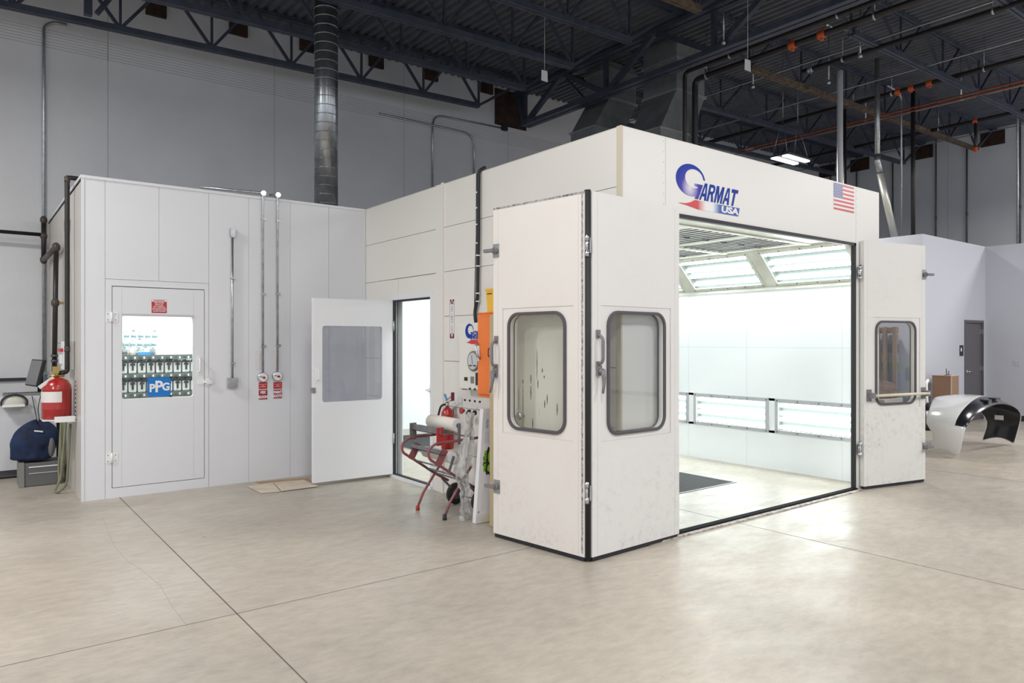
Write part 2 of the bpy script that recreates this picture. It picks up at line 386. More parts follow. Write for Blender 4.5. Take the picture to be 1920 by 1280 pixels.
m = MB(); m.box((DX0 + .05, OY + .02, .01), (DX1 - .05, OY + .065, DZ - .05)); d1 = m.build('door_1', DOORG, kind='structure')
m = MB(); m.box((DX0, OY - .015, 0), (DX0 + .05, OY + .12, DZ)); m.box((DX1 - .05, OY - .015, 0), (DX1, OY + .12, DZ)); m.box((DX0 + .05, OY - .015, DZ - .05), (DX1 - .05, OY + .12, DZ)); m.build('door_frame', DOORG, d1)
m = MB(); m.cyl((DX0 + .12, OY - .02, 1.0), (DX0 + .12, OY + .02, 1.0), .03); m.cyl((DX0 + .12, OY - .05, 1.0), (DX0 + .12, OY - .01, 1.0), .011); m.tube([(DX0 + .12, OY - .05, 1.0), (DX0 + .24, OY - .05, 1.0)], .01); m.build('door_handle', CHROME, d1)
for z in (.3, 1.0, 1.75):
    m = MB(); m.box((DX1 - .06, OY - .018, z), (DX1 - .045, OY + .022, z + .1)); m.build('door_hinge', CHROME, d1)
m = MB(); a = U(1799, 647, Y=OY); b = U(1806, 667, Y=OY); m.box((a.x, OY - .006, b.z), (b.x, OY, a.z))
m.poly([(a.x + .05, a.z - .05), (a.x + .09, a.z - .05), (a.x + .1, a.z - .12), (a.x + .04, a.z - .12)], OY - .008, OY - .006, 1)
m.text('REST', (a.x + b.x) / 2, b.z + .04, .05, OY - .007, 1) if False else None
m.build('door_sign', [mat('sign_black', (.02, .02, .025), .5), WHITE], label='small black sign with a white symbol beside the dark grey office door', cat='sign')
def plate(name, c, label):
    m = MB(); m.box((OX1 - .006, c.y - .06, c.z - .06), (OX1, c.y + .06, c.z + .06))
    for dy in (-.025, .025): m.box((OX1 - .009, c.y + dy - .01, c.z - .03), (OX1 - .006, c.y + dy + .01, c.z + .03), 1)
    m.build(name, [OFFW, mat('plate_slot', (.45, .45, .48), .5)], label=label, cat='outlet')
plate('wall_outlet', U(1907, 680, X=OX1), 'pale double wall outlet plate on the lavender office wall right of the grey door')
m = MB(); a = U(1700, 688, X=OX0); b = U(1716, 713, X=OX0); m.box((OX0 - .01, b.y - .1, b.z), (OX0, a.y, a.z))
for k in range(9):
    z = b.z + .02 + k * (a.z - b.z - .04) / 8; m.box((OX0 - .014, b.y - .09, z), (OX0 - .01, a.y - .01, z + .012))
m.build('vent_grille', mat('grille_grey', (.36, .36, .38), .5), label='grey square wall grille seen through the right booth door window', cat='vent')

# ------------------------------------------------------------------ roof joists and girder
def joist(name, axis, fixed, a0, a1, zt, zb, pitch, label, matb=None, group=None, endcut=1.3, w=.10, phase=0., group2=None):
    """open-web joist along axis; zt, zb functions of the running coordinate"""
    def Pt(s_, z): return Vector((s_, fixed, z)) if axis == 'x' else Vector((fixed, s_, z))
    mid = (a0 + a1) / 2
    t = thing(name, label, 'roof joist' if axis == 'x' else 'roof girder', Pt(mid, zb(mid)), group)
    m = MB()
    for s_ in (-1, 1):
        off = Vector((0, s_ * w * .3, 0)) if axis == 'x' else Vector((s_ * w * .3, 0, 0))
        m.bar(Pt(a0, zt(a0) - .035) + off, Pt(a1, zt(a1) - .035) + off, w * .42, .07)
    m.build('top_chord', STEEL, t)
    m = MB()
    for s_ in (-1, 1):
        off = Vector((0, s_ * w * .3, 0)) if axis == 'x' else Vector((s_ * w * .3, 0, 0))
        m.bar(Pt(a0 + endcut, zb(a0 + endcut) + .02) + off, Pt(a1 - endcut, zb(a1 - endcut) + .02) + off, w * .45, .08)
    m.build('bottom_chord', matb or STEEL, t)
    m = MB(); r = w * .20
    n = max(1, int(round((a1 - a0 - 2 * endcut) / pitch))); p = (a1 - a0 - 2 * endcut) / n
    nodes = [a0 + endcut + p * k for k in range(n + 1)]
    for k, q in enumerate(nodes):
        if k < n: mq = q + p / 2; m.bar(Pt(q, zb(q) + .03), Pt(mq - .04, zt(mq) - .03), r * 2, r * 2); m.bar(Pt(mq + .04, zt(mq) - .03), Pt(nodes[k + 1], zb(nodes[k + 1]) + .03), r * 2, r * 2)
        m.bar(Pt(q, zb(q) + .03), Pt(q, zt(q) - .03), r * 1.6, r * 1.6)
    m.bar(Pt(nodes[0], zb(nodes[0]) + .03), Pt(a0 + .15, zt(a0) - .04), r * 2.4, r * 2.4); m.bar(Pt(nodes[-1], zb(nodes[-1]) + .03), Pt(a1 - .15, zt(a1) - .04), r * 2.4, r * 2.4)
    m.build('web', STEEL, t)
    return t
XG = 5.05
for k in range(8):
    y = 7.2 - 1.25 * k
    joist('roof_joist', 'x', y, -12.0, XG - .08, lambda x: roof(x), lambda x: roof(x) - .78 + .004 * x, 1.22,
          'dark blue steel roof joist left of the girder, %s out from the back wall' % ORD[k], PRIMER if k == 4 else None, 'roof joists left of the girder', endcut=1.2 if k else 1.3)
for k in range(6):
    y = 6.6 - 1.72 * k
    joist('roof_joist', 'x', y, XG + .08, XR - .02, lambda x: roof(x), lambda x: roof(x) - .72, 1.5,
          'dark steel roof joist right of the girder, %s out from the back wall' % ORD[k], PRIMER if k == 2 else None, 'roof joists right of the girder', endcut=1.2)
joist('roof_girder', 'y', XG, -9, YB - .02, lambda y: roof(XG) - .09, lambda y: 5.98, 2.3,
      'heavy dark steel girder crossing under the roof joists behind the booth', endcut=.35, w=.22)
# rusty bearing plates
c = U(957, 201, Y=YB); m = MB(); m.box((4.55, YB - .034, 6.02), (5.35, YB - .003, 6.75)); m.build('bearing_plate', RUST, label='large rusty brown bearing plate where the girder meets the back wall', cat='plate')
for i, px in enumerate((292, 446, 576, 704, 807, 911)):
    c = U(px, 60, Y=YB); m = MB(); m.box((c.x - .14, YB - .06, roof(c.x) - .20), (c.x + .14, YB - .002, roof(c.x) - .006))
    m.build('bearing_plate', RUST, label='small rusty bearing plate atop the back wall, %s from the left' % ORD[i], cat='plate', group='rusty plates along the back wall')
for i, px in enumerate((1862, 1730, 1613, 1550)):
    c = U(px, 260, X=XR); m = MB(); m.box((XR - .06, c.y - .27, roof(XR) - .42), (XR - .002, c.y + .27, roof(XR) - .06))
    m.build('bearing_plate', RUST, label='rusty bearing plate atop the far right wall, %s from the right' % ORD[i], cat='plate', group='rusty plates along the right wall')
# hanging post and brace at far left
m = MB(); xa = U(165, 30, Y=6.9).x; m.bar((xa, 6.9, 5.85), (xa, 6.9, roof(xa)), .09, .09); m.build('joist_post', STEEL, label='thick dark vertical post above the left end of the roof truss', cat='post')
m = MB(); m.bar((xa + .10, 6.9, 5.9), (xa + .55, 6.9, roof(xa) - .01), .06, .06); m.build('joist_brace', STEEL, label='dark diagonal brace beside the vertical post at upper left', cat='brace')

# ------------------------------------------------------------------ pipes, ducts and conduits overhead
def pipe(name, pts, r, mt, label, cat='pipe', rad=.06, n=8, group=None, fits=(), fmat=None, hang=()):
    pts = [Vector(p) for p in pts]
    if fits or hang:
        t = thing(name, label, cat, pts[0], group); m = MB(); m.tube(fillet(pts, rad), r, n); m.build('pipe_run', mt, t)
        for f in fits:
            f, dd = f; f = Vector(f); dd = Vector(dd).normalized(); mm = MB(); mm.tube([f - dd * r * 1.1, f - dd * r * .4, f + dd * r * .4, f + dd * r * 1.1], [r * 1.25, r * 1.12, r * 1.12, r * 1.25], 10); mm.box(f - Vector((r * .4, r * .4, r * 1.7)), f + Vector((r * .4, r * .4, r * 1.7))); mm.build('coupling', fmat or ORFIT, t)
        for h in hang:
            h = Vector(h); mm = MB(); mm.tube([h + Vector((0, 0, r)), Vector((h.x, h.y, roof(h.x)))], .006, 6); mm.lathe(h - Vector((0, .015, 0)), [(r * 1.25, 0), (r * 1.25, .03)], 12, axis='y'); mm.build('hanger', GALV, t)
        return t
    m = MB(); m.tube(fillet(pts, rad), r, n); return m.build(name, mt, label=label, cat=cat, group=group)

def ylinept(px, X, z):   # point on a line running along Y
    a = X - CAM.x; r_ = (px - 960) / FPX; t = a / (FWD.x + RGT.x * r_); return Vector((X, CAM.y + t * (FWD.y + RGT.y * r_), z))
# black pipes dropping behind the booth
p = ylinept(1284, 5.55, 6.1)
pipe('gas_pipe', [(5.55, -6, 6.1), (5.55, p.y, 6.1), (5.55, p.y, 2.6)], .035, BLPIPE, 'thin black pipe running overhead and dropping behind the booth, left of the pair', rad=.1,
     hang=[ylinept(1368, 5.55, 6.1), ylinept(1570, 5.55, 6.1)])
p = ylinept(1303, 5.92, 6.08)
pipe('gas_pipe', [(5.92, -6, 6.08), (5.92, p.y, 6.08), (5.92, p.y, 2.6)], .05, BLPIPE, 'thick black pipe with orange couplings dropping behind the booth, right of the pair', rad=.12,
     fits=[(ylinept(1486, 5.92, 6.08), (0, 1, 0)), (ylinept(1541, 5.92, 6.08), (0, 1, 0))], hang=[ylinept(1325, 5.92, 6.08), ylinept(1640, 5.92, 6.08)])
pa = ylinept(1505, 7.1, 6.1)
pipe('sprinkler_main', [(7.1, -7, 6.1), (7.1, pa.y, 6.1)], .04, BLPIPE, 'long black sprinkler main crossing the upper right of the ceiling', hang=[ylinept(q, 7.1, 6.1) for q in (1580, 1613, 1862)], fits=[(ylinept(1520, 7.1, 6.1), (0, 1, 0))], fmat=GALV)
pipe('sprinkler_branch', [(10.0, -6, 6.32), (10.0, 7.6, 6.32)], .045, BLPIPE, 'black sprinkler pipe with three orange couplings beyond the white pipe', fits=[(ylinept(q, 10.0, 6.32), (0, 1, 0)) for q in (1684, 1709, 1743)], hang=[ylinept(q, 10., 6.32) for q in (1600, 1672, 1845)])
pb = ylinept(1829, 13.1, 6.3)
pipe('sprinkler_branch', [(13.1, -6, 6.3), (13.1, 7.6, 6.3)], .04, BLPIPE, 'black sprinkler pipe nearest the far right wall, with an orange tee', fits=[(pb, (0, 1, 0)), (pb + Vector((0, 0, -.6)), (0, 0, 1))], hang=[ylinept(1760, 13.1, 6.3)])
pipe('sprinkler_drop', [pb + Vector((0, 0, -.05)), pb + Vector((0, 0, -.62))], .03, BLPIPE, 'short black pipe drop beneath the orange tee near the right wall')
for i, (dx, dz) in enumerate(((0, 0), (.1, .09))):
    pipe('copper_line', [(9.7 + dx, -6, 5.8 + dz), (9.7 + dx, ylinept(1385, 9.7, 5.8).y, 5.8 + dz)], .017, mat('copper', (.30, .09, .045), .45, metal=.4), '%s of two thin copper-red lines crossing the upper right' % ('lower', 'upper')[i], n=6, group='copper-red lines')
yj = 1.55
ca_ = U(1548, 45, Y=yj); cb_ = U(1575, 55, Y=yj); cc_ = Vector((13.4, yj, 6.22))
cc = U(1908, 206, Y=yj)
pipe('ceiling_conduit', [ca_, U(1565, 54, Y=yj), U(1590, 55, Y=yj), cc, (cc.x, cc.y, OH)], .022, GALV, 'long galvanised conduit following the joist and dropping at far right', cat='conduit', rad=.15)
# vertical pipes on the right
def vpipe(name, px, y0, y1, t, r, mt, label, cat='pipe', zb=None):
    r_ = (px - 960) / FPX; q = CAM + (FWD + RGT * r_) * t; z1 = 1.6 + (640 - y0) / FPX * t; z0 = zb if zb is not None else 1.6 + (640 - y1) / FPX * t
    m = MB(); m.cyl((q.x, q.y, z0), (q.x, q.y, z1), r, 12); m.tube([(q.x, q.y, z0), (q.x, q.y, z0 + .05)], r * 1.25, 12); return m.build(name, mt, label=label, cat=cat)
vpipe('vent_pipe', 1575, 133, 345, 12.2, .048, mat('white_pvc', (.80, .80, .84), .45), 'tall white plastic vent pipe rising behind the booth beside the flag', zb=0)
m = MB(); a = U(1645, 112, Y=2.62); b = U(1645, 302, Y=2.62); c = U(1677, 444, Y=2.62)
m.tube([a, b], .045, 14); m.tube([b + Vector((0, 0, .12)), b, b + (c - b) * .15], .055, 14); m.build('flue_pipe', GALV, label='upper vertical length of shiny galvanised flue pipe right of the flag', cat='pipe')
m = MB(); m.tube([b + (c - b) * .15, b + (c - b)], .062, 14); m.build('flue_pipe', mat('aluminium_pale', (.62, .62, .56), .35, metal=.6), label='slanted lower length of the flue pipe leaning onto the office roof', cat='pipe')
q = U(1690, 175, Y=3.0)
pipe('drop_conduit', [U(1663, 160, Y=3.0), U(1685, 172, Y=3.0), Vector((U(1690, 300, Y=3.0).x, 3.0, q.z - .1)), Vector((U(1690, 300, Y=3.0).x, 3.0, OH))], .018, GALV, 'pale conduit with a bent top dropping to the office roof', cat='conduit', rad=.12)
vpipe('drop_pipe', 1712, 165, 440, 14.2, .04, BLPIPE, 'black vertical pipe standing on the office roof between two conduits', zb=OH)
vpipe('drop_pipe', 1584, 205, 345, 13, .03, BLPIPE, 'slim black vertical pipe just right of the white vent pipe', zb=0)
for i, (px, y0) in enumerate(((1674, 302), (1755, 245), (1813, 275), (1913, 200), (1557, 300), (1606, 290))):
    c = U(px, y0, X=XR - .03); m = MB(); m.cyl((c.x, c.y, OH - .05 if i < 4 else 2.0), (c.x, c.y, c.z), .02, 8); m.cyl((c.x, c.y, 4.9), (c.x, c.y, 5.0), .028, 8)
    m.build('wall_conduit', mat('wall_conduit_grey', (.16, .16, .17), .5, metal=.4), label='thin grey conduit running down the far right wall, %s' % ('left of the slanted pipe base', 'below the second rusty plate', 'below the long copper lines', 'at the right edge of the picture', 'just left of the white vent pipe', 'above the flag')[i], cat='conduit', group='conduits on the right wall')
# sprinkler heads on stems
for i, (px, py) in enumerate(((1412, 158), (1554, 70))):
    pass
# building back wall conduits
pipe('wall_conduit', [U(82, 905, Y=YB - .03), U(82, 50, Y=YB - .03), U(97, 42, Y=YB - .03), U(125, 46, Y=YB - .03)], .02, GALV, 'galvanised conduit running up the back wall at far left', cat='conduit', rad=.1)
pipe('wall_conduit', [U(811, 350, Y=YB - .03), U(811, 214, Y=YB - .03), U(940, 240, Y=YB - .03)], .018, GALV, 'grey conduit arching along the back wall to a small dark box', cat='conduit', rad=.25)
pipe('wall_conduit', [U(889, 326, Y=YB - .03), U(889, 252, Y=YB - .03), U(712, 213, Y=YB - .03)], .018, GALV, 'grey conduit bending left across the back wall below the first arch', cat='conduit', rad=.25)
c = U(944, 239, Y=YB); m = MB(); m.box((c.x - .06, YB - .07, c.z - .07), (c.x + .06, YB, c.z + .07)); m.box((c.x - .04, YB - .075, c.z - .05), (c.x + .04, YB - .07, c.z + .05)); m.build('junction_box', BLACK, label='small dark junction box on the back wall under the girder plate', cat='box')
# spiral duct
t_ = thing('spiral_duct', 'shiny spiral galvanised round duct rising from the mixing room roof', 'duct', (-.28, 5.0, H + .002))
m = MB(); zz = H + .002; prof = [(.152, 0)]; k = 0
top = roof(-.43) - .004 - zz
while .115 * (k + 1) < top: h = .115 * (k + 1); prof += [(.150, h - .006), (.1545, h - .003), (.1545, h + .003), (.150, h + .006)]; k += 1
prof.append((.15, top)); m.lathe((-.28, 5.0, zz), [(.15, 0), (.15, top)], 40)
for k in range(1, int(top / .115)): m.lathe((-.28, 5.0, zz + .115 * k), [(.1502, -.006), (.1535, -.002), (.1535, .002), (.1502, .006)], 40)
m.build('duct_pipe', SPIRAL, t_)
m = MB(); m.lathe((-.28, 5.0, zz), [(.19, 0), (.19, .012), (.158, .02), (.158, .10), (.153, .105)], 40); m.build('base_collar', GALV, t_)
# square ducts
def shaft(label, corner, sx, sy, z0, zf, c2, s2x, s2y, zl):
    t = thing('air_duct', label, 'duct', (c2[0] + s2x / 2, c2[1] + s2y / 2, 0))
    x, y = corner; x2, y2 = c2
    m = MB(); m.box((x, y, zf), (x + sx, y + sy, roof(x) - .003)); m.build('shaft', DUCTG, t)
    m = MB(); A = [m.av(p) for p in ((x, y, zf), (x + sx, y, zf), (x + sx, y + sy, zf), (x, y + sy, zf))]; B = [m.av(p) for p in ((x2, y2, zl), (x2 + s2x, y2, zl), (x2 + s2x, y2 + s2y, zl), (x2, y2 + s2y, zl))]
    for k in range(4): m.af((B[k], B[(k + 1) % 4], A[(k + 1) % 4], A[k]))
    m.build('transition', DUCTG, t)
    m = MB(); m.box((x2, y2, 0), (x2 + s2x, y2 + s2y, zl)); m.build('lower_shaft', DUCTG, t)
    for (a, b, sa, sb, z) in ((x, y, sx, sy, zf), (x, y, sx, sy, zf + .55), (x2, y2, s2x, s2y, zl)):
        if z > roof(a) - .1: continue
        m = MB(); e = .025; m.box((a - e, b - e, z - .018), (a + sa + e, b, z + .018)); m.box((a - e, b + sb, z - .018), (a + sa + e, b + sb + e, z + .018)); m.box((a - e, b, z - .018), (a, b + sb, z + .018)); m.box((a + sa, b, z - .018), (a + sa + e, b + sb, z + .018))
        m.build('flange', FLANGE, t)
shaft('large square galvanised duct nearer the viewer behind the booth front corner', (5.62, 4.1), .75, .75, 0, 5.9, (5.12, 4.03), .8, .68, 5.14)
shaft('square galvanised duct farther left beside the girder behind the booth', (5.5, 5.58), .72, .64, 0, 6.13, (4.95, 5.42), .75, .62, 5.46)

# high bay light in view
hx = U(1482, 300, Z=5.0)
t_ = thing('high_bay_light', 'bright twin-panel high bay light hanging above the booth roof', 'ceiling light', hx)
m = MB(); m.box((hx.x - .40, hx.y - .2, hx.z + .012), (hx.x + .40, hx.y + .2, hx.z + .05)); m.box((hx.x - .12, hx.y - .08, hx.z + .05), (hx.x + .12, hx.y + .08, hx.z + .11)); m.build('housing', DGREY, t_); area('high_bay_glow', (hx.x, hx.y, hx.z - .02), .7, .3, 120)
for s_ in (-1, 1):
    m = MB(); m.box((hx.x - .38, hx.y + s_ * .115 - .05, hx.z - .004), (hx.x + .38, hx.y + s_ * .115 + .05, hx.z + .010)); m.build('led_panel', HALLLED, t_)
for s_ in (-1, 1):
    m = MB(); top_ = Vector((hx.x + s_ * .25, hx.y, roof(hx.x)))
    for q in (-1, 1): m.tube([(hx.x + s_ * .35, hx.y + q * .15, hx.z + .05), (hx.x + s_ * .25, hx.y, hx.z + .75)], .004, 5)
    m.tube([(hx.x + s_ * .25, hx.y, hx.z + .75), top_], .004, 5); m.build('hanging_wire', GALV, t_)

# bridging rods, sprinkler heads and hanging tags
for i, X in enumerate((6.9, 8.7, 11.2, 14.2)):
    m = MB(); m.tube([(X, -9, roof(X) - .70), (X, YB - .05, roof(X) - .70)], .012, 6); m.build('bridging_rod', GALV, label='thin straight bridging rod tying the right roof joists, %s from the girder' % ORD[i], cat='rod', group='bridging rods')
for i, X in enumerate((-3.2, 1.0)):
    m = MB(); m.tube([(X, -9, roof(X) - .10), (X, YB - .05, roof(X) - .10)], .014, 6); m.build('bridging_rod', STEEL, label='dark bridging rod under the deck left of the girder, %s from the left' % ORD[i], cat='rod', group='bridging rods')
for i, (px, py, w_) in enumerate(((1412, 158, 'left of the high bay light wires'), (1357, 75, 'at the girder beside the rusty chord'), (1613, 100, 'just left of the long joist conduit'), (1802, 182, 'near the copper lines at right'), (1623, 224, 'between the white vent pipe and the flue'), (1554, 150, 'above the lower rusty chord'))):
    c = U(px, py, Z=6.05); m = MB(); m.cyl(c, (c.x, c.y, roof(c.x)), .012, 8); m.lathe(c - Vector((0, 0, .07)), [(.012, 0), (.034, .01), (.028, .05), (.014, .07)], 10); m.build('ceiling_sprinkler', GALV, label='pendant sprinkler head on a thin stem, ' + w_, cat='sprinkler')
for i, (px, py, w_) in enumerate(((1402, 122, 'beside the pipes above the booth'), (1021, 142, 'from the joist near the girder end'))):
    c = U(px, py, Z=5.5); m = MB(frame(c, c + Vector((1, -.4, 0)))); m.poly([(-.05, -.07), (.05, -.09), (.045, .07), (-.045, .085)], 0, .004); m.tube([(0, 0, .07), (0, 0, roof(c.x) - c.z)], .003, 5); m.build('hanging_tag', WHITE, label='small white tag hanging ' + w_, cat='tag')

# ------------------------------------------------------------------ the paint booth
BW, BD = 4.135, YB - .06
booth = thing('spray_booth', 'large cream enamelled paint booth with open front doors, logo and flag on its fascia', 'paint booth', (BW / 2, BD / 2, 0))
SEAMZ = [0.0, .455, .925, 1.395, 1.865, 2.335, 2.805, H]
g = .0025
SD0, SD1, SDZ = 2.845, 3.70, 2.085
m = MB()
for a, b in zip(SEAMZ, SEAMZ[1:]):
    m.box((0, .046, a + g), (.05, 2.57, b - g))
    if a >= 2.3: m.box((0, 2.73, a + g), (.05, BD, b - g))
    else:
        z1 = b - g
        if a + g < SDZ: m.box((0, SD1 + .06, a + g), (.05, BD, z1))
m.box((0, 2.73, .0), (.05, SD0 - .06, 2.33)); m.box((0, SD0 - .06, SDZ + .06), (.05, 3.56, 2.33)); m.box((0, 3.565, SDZ + .06), (.05, SD1 + .06, 2.33))
m.box((.015, .05, 0), (.045, SD0 - .07, H - .01), 1); m.box((.015, SD1 + .07, 0), (.045, BD, H - .01), 1); m.box((.015, SD0 - .1, SDZ + .07), (.045, SD1 + .1, H - .01), 1)
m.build('side_wall', [BOOTH, SEAM], booth)
m = MB(); m.box((-.008, 2.562, 0), (.0, 2.725, H + .005)); m.box((-.022, 2.562, 0), (-.008, 2.592, H + .012)); m.build('joint_cover', BOOTH, booth)
m = MB(); fw = .06
m.box((-.006, SD0 - fw, 0.0), (.06, SD0, SDZ + fw)); m.box((-.006, SD1, 0), (.06, SD1 + fw, SDZ + fw)); m.box((-.006, SD0, SDZ), (.06, SD1, SDZ + fw)); m.box((-.03, SD0 - .05, 0), (.06, SD1 + .02, .035)); m.build('side_door_frame', MIXW, booth)
m = MB(); m.box((-.012, SD0, SDZ - .022), (.03, SD1, SDZ)); m.box((-.012, SD1 - .025, .035), (.03, SD1, SDZ)); m.box((-.012, SD0, .035), (.03, SD1, .048)); m.build('side_door_seal', BLACK, booth)
m = MB(); m.box((-.012, SD0 - .03, 1.02), (.0, SD0 + .0, 1.12)); m.cyl((-.02, SD0 - .01, 1.05), (-.02, SD0 - .01, 1.09), .016); m.box((-.022, SD0, 1.058), (-.004, SD0 + .075, 1.078)); m.build('strike_plate', WHITE, booth)

# front: posts, fascia, opening
J0, J1, HZ = .54, 3.60, 2.66
m = MB()
m.box((0.012, 0, 0), (.516 - g, .05, H)); m.box((.516 + g, 0, HZ), (3.615 - g, .05, H)); m.box((3.615 + g, 0, 0), (BW, .05, H)); m.box((.5, .008, 0), (J0, .05, HZ + .1)); m.box((3.60, .008, 0), (3.63, .05, HZ + .1))
m.box((.51, .01, HZ), (3.63, .045, H - .01), 1)
for xx in (.49, 3.64):
    for k in range(7):
        z = 2.72 + k * .085
        if xx > 1 or z > 2.7: m.lathe((xx, -.0015, z), [(.004, 0), (.004, .003)], 8, 1, 'y')
m.build('front_fascia', [BOOTHF, SEAML], booth)
m = MB(); m.box((-.006, -.004, 0), (.012, .046, H + .006)); m.build('corner_trim', mat('corner_tan', (.62, .55, .44), .5), booth)
m = MB(); m.box((0, 0, H - .001), (BW, .05, H + .006)); m.box((0, .05, H - .001), (.05, BD, H + .003)); m.box((BW - .05, .05, H - .001), (BW, BD, H + .003)); m.build('top_trim', BOOTH, booth)
m = MB(); m.box((BW - .045, .05, 0), (BW, BD, H - .003)); m.build('right_wall', BOOTH, booth)
m = MB(); m.box((.05, .05, H - .06), (BW - .045, BD, H - .01)); m.build('roof_panel', BOOTH, booth)
m = MB(); m.box((J0, -.012, HZ - .032), (J1, .03, HZ)); m.box((J1 - .03, -.012, .02), (J1, .03, HZ)); m.box((J0, -.012, .02), (J0 + .03, .03, HZ)); m.build('opening_seal', BLACK, booth)
m = MB(); m.box((J0, -.03, 0), (J1, .035, .024)); m.build('sill_strip', mat('sill_black', (.012, .012, .014), .9, spec=.1), booth)
m = MB(); m.box((J0 - .3, -.075, 0), (J1 + .05, -.032, .012)); m.build('sill_angle', mat('scuffed_sill', (.62, .58, .54), .6, col2=(.22, .17, .15), nscale=22), booth)

# interior shell
XI0, XI1, ZI, ZC, XC = .135, 4.0, 2.28, 2.70, .45
CREAM = mat('overspray_cream', (.66, .66, .58), .5, noise=.22, nscale=3)
m = MB()
for a, b in ((XI0 - .01, XI0), (XI1, XI1 + .01)):
    if a < 1: m.box((a, .05, 0), (b, SD0, ZI)); m.box((a, SD1, 0), (b, 7.7, ZI)); m.box((a, SD0, SDZ), (b, SD1, ZI))
FY = [(.05 + 1.25 * k, 1.21 + 1.25 * k) for k in range(6)]
FZ0, FZ1 = .457, .889
m.box((XI1, .05, 0), (XI1 + .01, 7.7, FZ0 + .03)); m.box((XI1, .05, FZ1 - .03), (XI1 + .01, 7.7, ZI))
for (a, b), (c_, d) in zip([(0, .05)] + FY, FY + [(7.7, 7.75)]): m.box((XI1, b - .03, FZ0), (XI1 + .01, c_ + .03, FZ1))
m.box((XI0 - .01, 7.7, 0), (XI1 + .01, 7.71, 2.75))
for y in (.35, 1.62, 2.55, 3.75, 5.0, 6.2): m.box((XI1 - .0012, y, .0), (XI1, y + .006, FZ0), 1); m.box((XI1 - .0012, y, FZ1), (XI1, y + .006, ZI), 1)
m.box((XI1 - .0012, .05, 1.52), (XI1, 7.7, 1.526), 1); m.build('film_lining', [WHITEP, mat('film_fold', (.68, .70, .71), .4)], booth)
m = MB(); m.box((XI1 + .075, .05, 0), (XI1 + .085, 7.7, ZI)); m.box((.05, .05, 0), (.06, SD0, H - .1)); m.box((.05, SD1, 0), (.06, 7.7, H - .1)); m.build('inner_skin', WHITE, booth)
def inclined(side):
    """matrix of a plane whose x runs left to right, z climbs the slope, y goes outward"""
    s = math.hypot(XI1 - (XI1 - XC), ZC - ZI)
    if side > 0: o, x, z = Vector((XI1, 0, ZI)), Vector((0, -1, 0)), Vector((-XC, 0, ZC - ZI)).normalized()
    else: o, x, z = Vector((XI0, 0, ZI)), Vector((0, 1, 0)), Vector((XC, 0, ZC - ZI)).normalized()
    y = z.cross(x); return Matrix(((x.x, y.x, z.x, o.x), (x.y, y.y, z.y, o.y), (x.z, y.z, z.z, o.z), (0, 0, 0, 1)))
SL = math.hypot(XC, ZC - ZI)
def light_box(xf, x0, x1, z0, z1, fmat, fr=.045, nt=5):
    m = MB(xf); m.ring([(x1, z1), (x0, z1), (x0, z0), (x1, z0)], [(x1 - fr, z1 - fr), (x0 + fr, z1 - fr), (x0 + fr, z0 + fr), (x1 - fr, z0 + fr)], -.012, .0, 0)
    for k in range(5):
        for z in (z0 + fr * .5, z1 - fr * .5): m.lathe((x0 + .03 + k * (x1 - x0 - .06) / 4, -.016, z), [(.009, 0), (.009, .006)], 8, 1, 'y')
    lb = m.build('light_box', [fmat, DGREY], booth)
    m = MB(xf); m.box((x0 + fr - .01, .064, z0 + fr - .01), (x1 - fr + .01, .07, z1 - fr + .01)); m.box((x0 + fr - .01, 0, z0 + fr - .015), (x1 - fr + .01, .066, z0 + fr - .008)); m.box((x0 + fr - .01, 0, z1 - fr + .008), (x1 - fr + .01, .066, z1 - fr + .015)); m.box((x0 + fr - .015, 0, z0 + fr - .01), (x0 + fr - .008, .066, z1 - fr + .01)); m.box((x1 - fr + .008, 0, z0 + fr - .01), (x1 - fr + .015, .066, z1 - fr + .01)); m.build('reflector', mat('reflector_grey', (.085, .10, .095), .7, spec=.1), lb)
    zz0, zz1 = z0 + fr, z1 - fr
    for q in (.10, .39, .61, .90):
        z = zz0 + q * (zz1 - zz0)
        m = MB(xf); m.tube([(x0 + fr + .01, .036, z), (x1 - fr - .01, .030, z)], .025, 10); m.build('lamp_tube', TUBE, lb)
    m = MB(xf); m.box((x0 + fr - .004, -.004, z0 + fr - .004), (x1 - fr + .004, -.001, z1 - fr + .004)); m.build('pane', GLASSC, lb)
TAPE = mat('grey_tape', (.42, .43, .45), .45)
for side in (1, -1):
    xf = inclined(side); m = MB(xf)
    sgn = -1 if side > 0 else 1
    yy = [.05] + [e for a, b in FY for e in (a, b)] + [7.7]
    m.box((sgn * .05, 0, 0), (sgn * 7.7, .01, .05)); m.box((sgn * .05, 0, SL - .05), (sgn * 7.7, .01, SL + .01))
    for k in range(0, len(yy), 2): m.box((sgn * (yy[k] - .03), -.006, -.0), (sgn * (yy[k + 1] + .03), .01, SL))
    m.box((sgn * .05, .09, -.05), (sgn * 7.7, .1, SL + .1))
    m.build('corner_panel', CREAM, booth)
    for a, b in FY:
        x0, x1 = sorted((sgn * (a + .02), sgn * (b - .02)))
        light_box(xf, x0, x1, .02, SL - .02, CREAM)
xf = frame((XI1, 0, 0), (XI1, -1, 0))
for a, b in FY: light_box(xf, -b, -a, FZ0, FZ1, TAPE)
